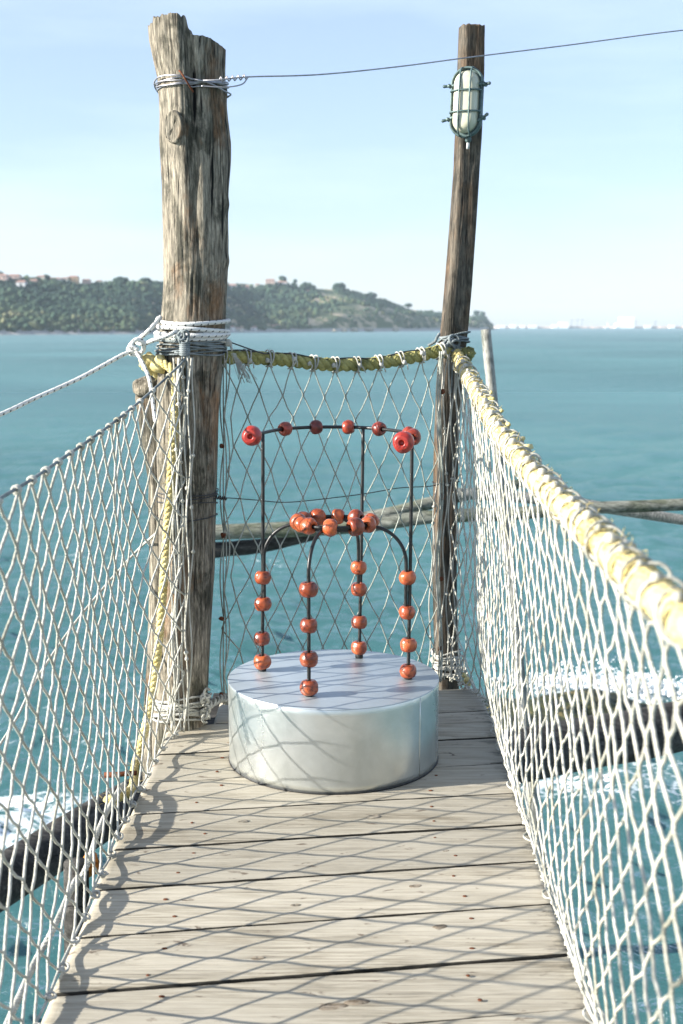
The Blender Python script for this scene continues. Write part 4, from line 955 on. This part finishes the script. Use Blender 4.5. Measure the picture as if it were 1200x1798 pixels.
# frayed tail and dark guy to the end net
mb = MB(); A_ = at(401, 602, 4.47)
tube(mb, spline([LP.pt(-.9, Z(390, 596, 4.4), .008), A_, at(408, 615, 4.46)], 12), .0045, 6)
lump(mb, A_, .014, 10, .4)
for k in range(34):
    e = at(432+rng.normal(0, 8), 668+rng.normal(0, 6), 4.45); b = at(410+rng.normal(0, 2), 620, 4.46); mdl = (b+e)/2+rng.normal(0, .003, 3); tube(mb, [b, mdl, e], .0009, 4, False)
tag(mb.build('frayed_cord', LASH), 'frayed pale cord end hanging off the right side of the thick post', 'cord')
mb = MB(); tube(mb, spline([at(405, 601, 4.48), at(460, 620, 4.60), ET(.2)+np.array([0, -.02, .02])], 20), .0026, 6)
tag(mb.build('guy_cord', DARKWIRE), 'thin dark cord from the thick post down to the mossy rope', 'cord')
# right post lashing
mb = MB()
for k in range(9):
    y0 = 588+k*4.6; P = around(RP, Z(800, y0, 5.05), Z(800, y0+rng.uniform(-4, 4), 5.05), 1.05, .005+.005*rng.random(), a0=rng.uniform(0, 6), wob=.012, tilt=rng.uniform(-.006, .01), seed=k*2.3, amp=.003); tube(mb, P, .0042, 6)
for k in range(9):
    t = np.linspace(0, 5.5, 20); cc = at(793+rng.uniform(-6, 6), 606+k*3-8, 4.99+rng.uniform(-.01, .0)); tube(mb, np.stack([cc[0]+.020*np.cos(t+k), cc[1]+.010*np.sin(t*1.3+k), cc[2]+.022*np.sin(t*.9+k*2)], 1), .0052, 7)
tube(mb, spline([at(772, 586, 5.02), at(767, 594, 5.0), at(764, 600, 5.0), at(752, 607, 5.0)], 16), .006, 7)
for (a, b, c_) in (((791, 625), (789, 660), (790, 692)), ((796, 625), (794, 655), (793, 690))): tube(mb, spline([at(*a, 4.99), at(*b, 4.99), at(*c_, 4.99)], 20), .0036, 6)
tag(mb.build('lashing', LASHG), 'grey cord lashing and knot holding the ropes to the slender post', 'lashing')
# base lashings
mb = MB()
for k in range(10):
    y0 = 1237+k*4.0; P = around(LP, Z(310, y0+8*0, 4.4)+.0, Z(310, y0, 4.4), 1.05, .008+.007*rng.random(), a0=rng.uniform(0, 6), wob=.014, tilt=-.022+rng.uniform(-.01, .01), seed=k*1.9, amp=.004); tube(mb, P, .0046, 6)
c = at(358, 1246, 4.40)
for k in range(8):
    t = np.linspace(0, 5, 18); cc = c+rng.normal(0, .008, 3)+np.array([0, 0, -.028+.011*k]); tube(mb, np.stack([cc[0]+.012*np.cos(t+k), cc[1]+.008*np.sin(t*1.3), cc[2]+.016*np.sin(t+k)], 1), .005, 6)
P = spline([c, at(378, 1232, 4.46), at(395, 1226, 4.54), at(412, 1236, 4.62), at(430, 1222, 4.7)], 70); tt = np.linspace(0, 40, 70)
for k in range(2): tube(mb, P+.010*np.stack([np.cos(tt+k*PI), np.sin(tt+k*PI)*.7, np.sin(tt+k*PI)], 1), .0052, 7)
tag(mb.build('lashing', LASH), 'pale cord lashing round the foot of the thick post', 'lashing')
mb = MB()
for k in range(13):
    y0 = 1148+k*3.6; P = around(RP, Z(790, y0, 5.05), Z(790, y0+rng.uniform(-4, 4), 5.05), 1.05, .006+.010*rng.random(), a0=rng.uniform(0, 6), wob=.012, tilt=rng.uniform(-.018, .018), seed=k*1.3, amp=.005); tube(mb, P, .0042, 6)
for k in range(5):
    cc = at(800+k*3, 1165+k*4, 4.99); t = np.linspace(0, 5, 16); tube(mb, np.stack([cc[0]+.014*np.cos(t+k), cc[1]+.008*np.sin(t*1.3), cc[2]+.014*np.sin(t+k)], 1), .0042, 6)
tube(mb, spline([at(797, 1172, 4.98), at(806, 1190, 4.95), at(812, 1210, 4.9), RB(.03)+np.array([0, 0, .01])], 24), .0048, 6)
tube(mb, spline([at(812, 1150, 5.0), at(822, 1185, 4.95), at(838, 1218, 4.8), RB(.06)+np.array([0, 0, .01])], 24), .0048, 6)
tag(mb.build('lashing', LASH), 'pale cord lashing round the foot of the slender post', 'lashing')
# small yellow float scrap near the slender post foot
mb = MB(); c = at(818, 1196, 4.92)
for k in range(12): lump(mb, c+rng.normal(0, .009, 3), .011, 8, .6)
tag(mb.build('rope_end', YEL), 'tuft of yellow rope at the foot of the slender post', 'rope')
# wires round the thick post and across to the slender one
mb = MB()
for (y0, tl, sd) in ((869, .0, 1), (874, .002, 2), (888, -.012, 4), (912, .004, 6)):
    tube(mb, around(LP, Z(330, y0, 4.4), Z(330, y0+1, 4.4), 1.02, .005, a0=.1, wob=.006, tilt=tl, seed=sd, amp=.001), .0022, 6)
tube(mb, spline([LP.pt(-.4, Z(379, 876, 4.45), .006), at(395, 874, 4.52), at(450, 878, 4.64), at(500, 882, 4.70), at(560, 877, 4.77), at(640, 867, 4.86), at(700, 857, 4.93), at(752, 854, 4.99), RP.pt(1.5*PI-.4, Z(770, 850, 5.05), .005)], 90), .0021, 6)
A_, B_ = at(380, 873, 4.47), at(398, 875, 4.53); t = np.linspace(0, 1, 60)[:, None]; ph = (t*2*PI*5)[:, 0]
tube(mb, A_*(1-t)+B_*t+.007*np.stack([0*ph, np.cos(ph), np.sin(ph)], 1), .0021, 6)
tube(mb, around(RP, Z(780, 850, 5.05), Z(780, 848, 5.05), 1.2, .004, a0=0, wob=.004), .0022, 6)
tag(mb.build('tie_wire', DARKWIRE), 'thin dark wire tied round the thick post and sagging to the slender one', 'wire')
# hanging yellow rope on the left
mb = MB(); yp = spline([at(292, 668, 4.52), at(252, 640, 4.48), at(262, 632, 4.44), at(290, 640, 4.38), at(306, 655, 4.36), at(309, 700, 4.36), at(303, 800, 4.37), at(296, 900, 4.38), at(288, 1020, 4.38), at(279, 1130, 4.36), at(266, 1230, 4.34), at(250, 1300, 4.28), at(238, 1345, 4.2), (-.70, 3.9, -.03), (-.725, 3.6, .05)], 130)
rope(mb, yp, .0165, .07, 3, 10); lump(mb, at(262, 636, 4.44), .034, 14, .5); lump(mb, at(280, 640, 4.41), .030, 14, .5); fuzz(mb, yp, .02, 260, .022, .0007)
tag(mb.build('hanging_rope', YEL), 'yellow rope hanging down behind the left net beside the thick post', 'rope')
# rope looping along outside the left edge of the deck (throws the curved shadow)
mb = MB(); sp_ = spline([(-.715, 3.86, .0), (-.70, 3.72, .05), (-.70, 3.55, .062), (-.705, 3.38, .052), (-.715, 3.25, .0), (-.74, 3.2, -.04), (-.712, 3.10, .03), (-.705, 2.98, .045), (-.715, 2.84, .02), (-.74, 2.78, -.02), (-.715, 2.62, .03), (-.71, 2.45, .035), (-.72, 2.28, .0), (-.73, 2.1, -.03)], 160)
rope(mb, sp_, .0085, .035, 3, 8)
tag(mb.build('edge_rope', LASH), 'loose pale rope looping along the outside of the left deck edge', 'rope')
# thin brace cord seen through the left net
mb = MB(); tube(mb, spline([LP.pt(PI+.2, Z(270, 935, 4.5), .01), at(240, 968, 4.62), at(180, 1035, 4.5), at(120, 1110, 4.35), at(60, 1200, 4.2), at(15, 1285, 4.1), at(-120, 1480, 3.8)], 60), .0048, 6)
tag(mb.build('brace_cord', LASH), 'single pale cord slanting down to the left behind the left net', 'cord')
mb = MB(); tube(mb, spline([at(856, 1062, 4.45), at(860, 1100, 4.4), at(864, 1135, 4.38), at(872, 1180, 4.35)], 30), .0026, 6)
tag(mb.build('red_string', REDC), 'short red string caught outside the right net', 'string')
# rusty spike and rust block outside left edge
mb = MB(); tube(mb, [at(184, 1361, 4.05), at(205, 1360, 4.05), at(240, 1357, 4.05)], [.0105, .009, .009], 12)
tag(mb.build('iron_spike', RUST), 'rusty iron spike poking out left of the deck', 'spike')
mb = MB(); lump(mb, (-.735, 3.38, -.055), .036, 16, .5, (.8, 1.1, .8)); tag(mb.build('rusty_bracket', ORANGE), 'flaking orange rusty bracket outside the left deck edge', 'bracket')
mb = MB(); log(mb, [(-.76, 3.32, -.02), (-.78, 3.3, -1.2), (-.8, 3.3, -3.5)], [.035, .04, .05], 16, 5, .15, 40); tag(mb.build('pile', WBEAM), 'dark pile head under the rusty bracket left of the deck', 'post')

# ------------------------------------------------------------------ pedestal
PC = np.array([-.028, 4.145]); PR = .367; PH = .286
ped = empty('drum_plinth', (PC[0], PC[1], 0)); tag(ped, 'low round sheet-metal drum plinth standing on the deck under the chair', 'plinth')
mb = MB(); sg = 192
def dent(V):
    a = np.arctan2(V[:, 1], V[:, 0]); k = 1+.0010*np.sin(a*3+1+V[:, 2]*7)+.0008*np.sin(a*7+V[:, 2]*15)
    V = V.copy(); V[:, 0] *= k; V[:, 1] *= k; return V
prof = [(PR-.004, .003)]+[(PR, z) for z in np.linspace(.004, PH-.003, 14)]+[(PR-.0012, PH-.0012)]
lathe(mb, prof, (PC[0], PC[1], 0), seg=sg, wob=dent); mb.build('side', GALV, ped)
mb = MB(); sa = R_(-38); tube(mb, [(PC[0]+(PR+.0002)*math.cos(sa), PC[1]+(PR+.0002)*math.sin(sa), z) for z in (.006, .1, .2, PH-.004)], .0016, 6); mb.build('seam', GALV, ped)
mb = MB(); lathe(mb, [(PR-.002, PH-.0045), (PR+.001, PH-.002), (PR+.0005, PH+.0005), (PR-.001, PH+.001)], (PC[0], PC[1], 0), seg=sg); mb.build('top', GALVT, ped)
mb = MB(); lathe(mb, [(PR-.01, 0.0), (PR+.002, .0005), (PR+.002, .004), (PR-.01, .0045)], (PC[0], PC[1], 0), seg=96); mb.build('base_ring', RUBBER, ped)
PZ = PH+.001

# ------------------------------------------------------------------ chair
def bead_mesh(R, H, hole, seed, name, mat, groove=True):
    g = np.random.default_rng(seed); prof = []; n = 26
    prof.append((hole*.9, -H*.55)); prof.append((hole, -H*.93+.002))
    for i in range(n+1):
        t = PI*(.0+i/n); r = hole*1.25+(R-hole*1.25)*math.sin(t)**.92; z = -H*math.cos(t)*(1-.06*(abs(math.cos(t)) > .97)); prof.append((r, z))
    prof.append((hole, H*.93-.002)); prof.append((hole*.9, H*.55))
    sh = g.uniform(0, 40, 3); ax = Vector(g.normal(size=3)).normalized(); off = g.uniform(-.35, .35)
    def wob(V):
        o = V.copy()
        for i, v in enumerate(V):
            d = Vector(v)/R; k = 1+.07*mnoise.noise(d*1.3+Vector(sh))+.018*mnoise.noise(d*4+Vector(sh))
            if groove:
                q = d.dot(ax)-off-.12*mnoise.noise(d*2+Vector(sh)); k -= .07*math.exp(-(q/.055)**2)*(d.dot(Vector((ax.y, -ax.x, ax.z*.3))) > -.25)
            o[i, :2] *= k; o[i, 2] *= 1+(k-1)*.6
        return o
    mb = MB(); lathe(mb, prof, (0, 0, 0), seg=40, wob=wob)
    me = bpy.data.meshes.new(name); V = np.concatenate(mb.v); me.from_pydata(V.tolist(), [], mb.f); me.polygons.foreach_set('use_smooth', [True]*len(mb.f)); me.materials.append(mat); me.update(); return me
BM = [bead_mesh(.0305, .0255, .009, 20+k, 'bead', BEAD) for k in range(5)]
BMR = [bead_mesh(.0250, .0215, .008, 40+k, 'bead', BEADD) for k in range(3)]
BME = [bead_mesh(.0345, .030, .0085, 60+k, 'bead', BEADR) for k in range(2)]
chair = empty('beaded_chair', (-.025, 4.16, PZ)); tag(chair, 'black rod chair threaded with orange-red wooden beads, standing on the metal drum', 'chair')
legs = {'left': atz(461, 1178, PZ), 'front': atz(543, 1222, PZ), 'back': atz(631, 1155, PZ), 'right': atz(717, 1192, PZ)}
CC = np.array([-.022, 4.163]); ZS = .832; ZR = 1.132; RODR = .0062
def bead(me, loc, axis, parent=chair, roll=0, s=1.):
    o = link('bead', me, None, parent, [float(t) for t in loc]); q = Vector((0, 0, 1)).rotation_difference(Vector([float(t) for t in axis]).normalized())
    o.rotation_mode = 'QUATERNION'; o.rotation_quaternion = q @ Matrix.Rotation(roll, 3, 'Z').to_quaternion(); o.scale = (s, s, s); return o
beads_y = {'left': [(463, 1014), (463, 1060), (460, 1121), (460, 1162)], 'front': [(539, 1035), (541, 1098), (542, 1157), (543, 1207)],
           'back': [(631, 996), (631, 1034), (631, 1092), (630, 1137)], 'right': [(719, 1014), (717, 1075), (718, 1132), (717, 1178)]}
tops = {'left': at(462, 764, 4.235), 'back': at(638, 756, 4.45), 'right': at(724, 770, 4.13)}
rail_pts = [at(441, 764, 4.11), at(447, 762, 4.16), at(462, 758, 4.25), at(500, 753, 4.41), at(555, 750, 4.49), at(613, 750.5, 4.49), at(640, 752, 4.465), at(668, 756, 4.41), at(705, 759, 4.30), at(724, 764, 4.17), at(725, 769, 4.08), at(716, 774, 3.96), at(707, 778.5, 3.885)]
for p in rail_pts: p[2] = ZR
for k, v in tops.items(): v[2] = ZR-.004
for nm, base in legs.items():
    # foot
    mb = MB(); lathe(mb, [(.0125, 0), (.0145, .002), (.0135, .016), (.011, .019)], (base[0], base[1], PZ), seg=18); ft = mb.build('foot', RUBBER, chair)
    d = np.array([base[0]-CC[0], base[1]-CC[1]]); rr = np.linalg.norm(d); d /= rr
    tng = np.array([-d[1], d[0]]); sh = .010 if nm != 'front' else 0.
    if nm != 'front':
        mb = MB(); tube(mb, spline([(base[0], base[1], PZ+.005), tuple((base+tops[nm])/2+np.array([.001, 0, 0])), tuple(tops[nm])], 24), RODR, 12); mb.build('upright', ROD, chair)
    # arched leg into the seat ring
    zs = PZ+.01 if nm == 'front' else Z(beads_y[nm][1][0], beads_y[nm][1][1], base[1])-.01
    inn = np.array([base[0]-d[0]*sh, base[1]-d[1]*sh])
    Ra = .125; P = [(inn[0], inn[1], zs), (inn[0], inn[1], (zs+ZS-Ra)/2), (inn[0], inn[1], ZS-.012-Ra)]
    for k in range(1, 9):
        t = PI/2*k/8; q = inn-d*(Ra*(1-math.cos(t))); P.append((q[0], q[1], ZS-.012-Ra+Ra*math.sin(t)))
    mb = MB(); tube(mb, spline(P, 60), RODR, 12); mb.build('leg', ROD, chair)
    for k, (px, py) in enumerate(beads_y[nm]):
        z = Z(px, py, base[1]); me = BM[(k+len(nm)) % 5]; t = (z-PZ)/(ZR-PZ)
        bead(me, (base[0]-d[0]*sh*.5*(k < 2), base[1]-d[1]*sh*.5*(k < 2), z), (rng.normal(0, .05), rng.normal(0, .05), 1 if k % 2 else -1), roll=rng.uniform(0, 6), s=rng.uniform(.93, 1.03) if nm != 'back' else .97)
# seat ring: two rod rings
mb = MB(); t = np.linspace(0, 2*PI, 80)
for (rr, dz) in ((.128, .0), (.118, -.010)): tube(mb, np.stack([CC[0]+rr*np.cos(t), CC[1]+rr*np.sin(t), ZS+dz+0*t], 1), RODR, 12)
mb.build('seat_ring', ROD, chair)
for k, deg in enumerate([178, 208, 226, 263, 303, 333, 8, 54, 86, 120, 152]):
    a = R_(deg); bead(BM[k % 5], (CC[0]+.126*math.cos(a), CC[1]+.126*math.sin(a), ZS), (-math.sin(a), math.cos(a), rng.normal(0, .08)), roll=rng.uniform(0, 6), s=rng.uniform(.92, 1.06))
# back rail
rail = spline(rail_pts, 160); mb = MB(); tube(mb, rail[2:-2], RODR, 12); mb.build('back_rail', ROD, chair)
def rail_bead(px, me, s=1., frac=None):
    pj = 600+rail[:, 0]/(rail[:, 1]*math.cos(PITCH)-(rail[:, 2]-CAMZ)*math.sin(PITCH))*FPX
    i = int(np.argmin(abs(pj[:130]-px))) if frac is None else int(frac*159); i = min(max(i, 1), 158); T = rail[i+1]-rail[i-1]; bead(me, rail[i], T, roll=rng.uniform(0, 6), s=s)
for px in (501, 555, 613, 666): rail_bead(px, BMR[px % 3], 1.05)
rail_bead(0, BMR[0], .98, frac=.735); rail_bead(0, BMR[1], 1.12, frac=.84)
T = rail[0]-rail[6]; b = bead(BME[0], rail[2], T); b['label'] = 'larger red bead at the left end of the back rail'
T = rail[-1]-rail[-7]; b = bead(BME[1], rail[-3], T, s=1.03); b['label'] = 'larger red bead at the right end of the back rail'

# ------------------------------------------------------------------ caged lamp
LG = plain('green_grey_painted_iron', (.075, .115, .11), .5, .3, .5, .35, 60, .3)
m = M_('frosted_lamp_glass'); n1 = m.noise(m.coord('Object'), 14, 4, .6); m.col(m.mix(n1, (.40, .39, .27), (.52, .51, .40))); m.set(Roughness=.28, Coat_Weight=.3, Coat_Roughness=.15, Subsurface_Weight=.25); 
m.b.inputs['Subsurface Radius'].default_value = (.02, .02, .015); GLASS = m.m
lc = at(820, 180, 4.985); lamp = empty('bulkhead_lamp', tuple(lc)); tag(lamp, 'oval bulkhead lamp with frosted glass in a green-grey wire cage on the slender post', 'lamp')
nn = np.array([-.34, -.94, 0]); nn /= np.linalg.norm(nn); tt_ = np.array([-nn[1]*-1, nn[0]*-1, 0]); tt_ = np.array([.94, -.34, 0]); tt_ /= np.linalg.norm(tt_); uu = np.array([.035, 0, 1.]); uu /= np.linalg.norm(uu)
def lpnt(x, z, d): return lc+tt_*x+uu*z+nn*d
hw, hh = .054, .122
def oval(hw, hh, n=64):
    o = []; s = hh-hw
    for k in range(n):
        a = 2*PI*k/n; o.append((hw*math.cos(a), hw*math.sin(a)+(s if math.sin(a) >= 0 else -s)))
    return o
def oval_stack(mb, prof, n=64):
    V = []
    for (k, d, ex) in prof:
        for (x, z) in oval(hw*k if ex is None else ex[0], hh*k if ex is None else ex[1], n): V.append(lpnt(x, z, d))
    F = [(i*n+j, i*n+(j+1) % n, (i+1)*n+(j+1) % n, (i+1)*n+j) for i in range(len(prof)-1) for j in range(n)]
    F += [tuple(range(n-1, -1, -1)), tuple((len(prof)-1)*n+j for j in range(n))]; mb.add(V, F)
mb = MB(); oval_stack(mb, [(0, -.03, (.056, .126)), (0, -.012, (.058, .128)), (0, -.010, (.064, .134)), (0, .002, (.065, .135)), (0, .005, (.062, .132)), (0, .006, (.050, .12))]); mb.build('housing', LG, lamp)
mb = MB(); pr = []
for k in range(11):
    t = PI/2*k/10; pr.append((0, .004+.048*math.sin(t)**.9, (.050*math.cos(t)**.55+.0005, (.118-.050)+.050*math.cos(t)**.55+.0005)))
pr = [(0, d, e) for (_, d, e) in pr]; oval_stack(mb, pr[:-1]+[(0, pr[-1][1], (.008, .072))]); mb.build('glass_dome', GLASS, lamp)
def cage_wire(P, r=.0036): 
    mb = MB(); tube(mb, P, r, 8); return mb.build('cage_bar', LG, lamp)
for x in (-.018, .024):
    P = []
    for k in range(33):
        t = PI*k/32; P.append(lpnt(x, .128*np.sign(math.cos(t))*abs(math.cos(t))**.6, .004+.054*abs(math.sin(t))**.5))
    cage_wire(np.array(P))
for z in (.04, -.04):
    P = []
    for k in range(29):
        t = PI*k/28; P.append(lpnt(.061*math.cos(t), z, .003+.055*abs(math.sin(t))**.6))
    cage_wire(np.array(P))
mb = MB(); tube(mb, np.array([lpnt(x, z, .012) for (x, z) in oval(.060, .130, 60)+oval(.060, .130, 60)[:1]]), .0048, 8); mb.build('cage_rim', LG, lamp)
for (x, z) in ((-.070, .064), (-.070, -.062), (.070, .064), (.070, -.062)):
    mb = MB(); sgn = np.sign(x); c = lpnt(x, z, .0)
    tube(mb, [c-nn*.014, c+nn*.02], .0075, 10)
    ang = rng.uniform(-.5, .9)
    for s in (-1, 1):
        v = tt_*math.cos(ang)*s+uu*math.sin(ang)*s; tube(mb, [c+nn*.006, c+nn*.012+v*.010, c+nn*.016+v*.022, c+nn*.018+v*.026], [.006, .0055, .007, .003], 8)
    tube(mb, [c, c-tt_*sgn*.012], .008, 8); mb.build('wing_nut', LG, lamp)
mb = MB(); tube(mb, [lpnt(.01, -.125, -.006), lpnt(.012, -.145, -.006), lpnt(.012, -.152, -.006)], [.012, .012, .007], 12); mb.build('cable_gland', LG, lamp)
mb = MB(); tube(mb, [lpnt(.012, -.150, -.006), lpnt(.010, -.175, -.012)], .006, 8); mb.build('cable_stub', plain('grey_cable', (.45, .47, .45), .6), lamp)
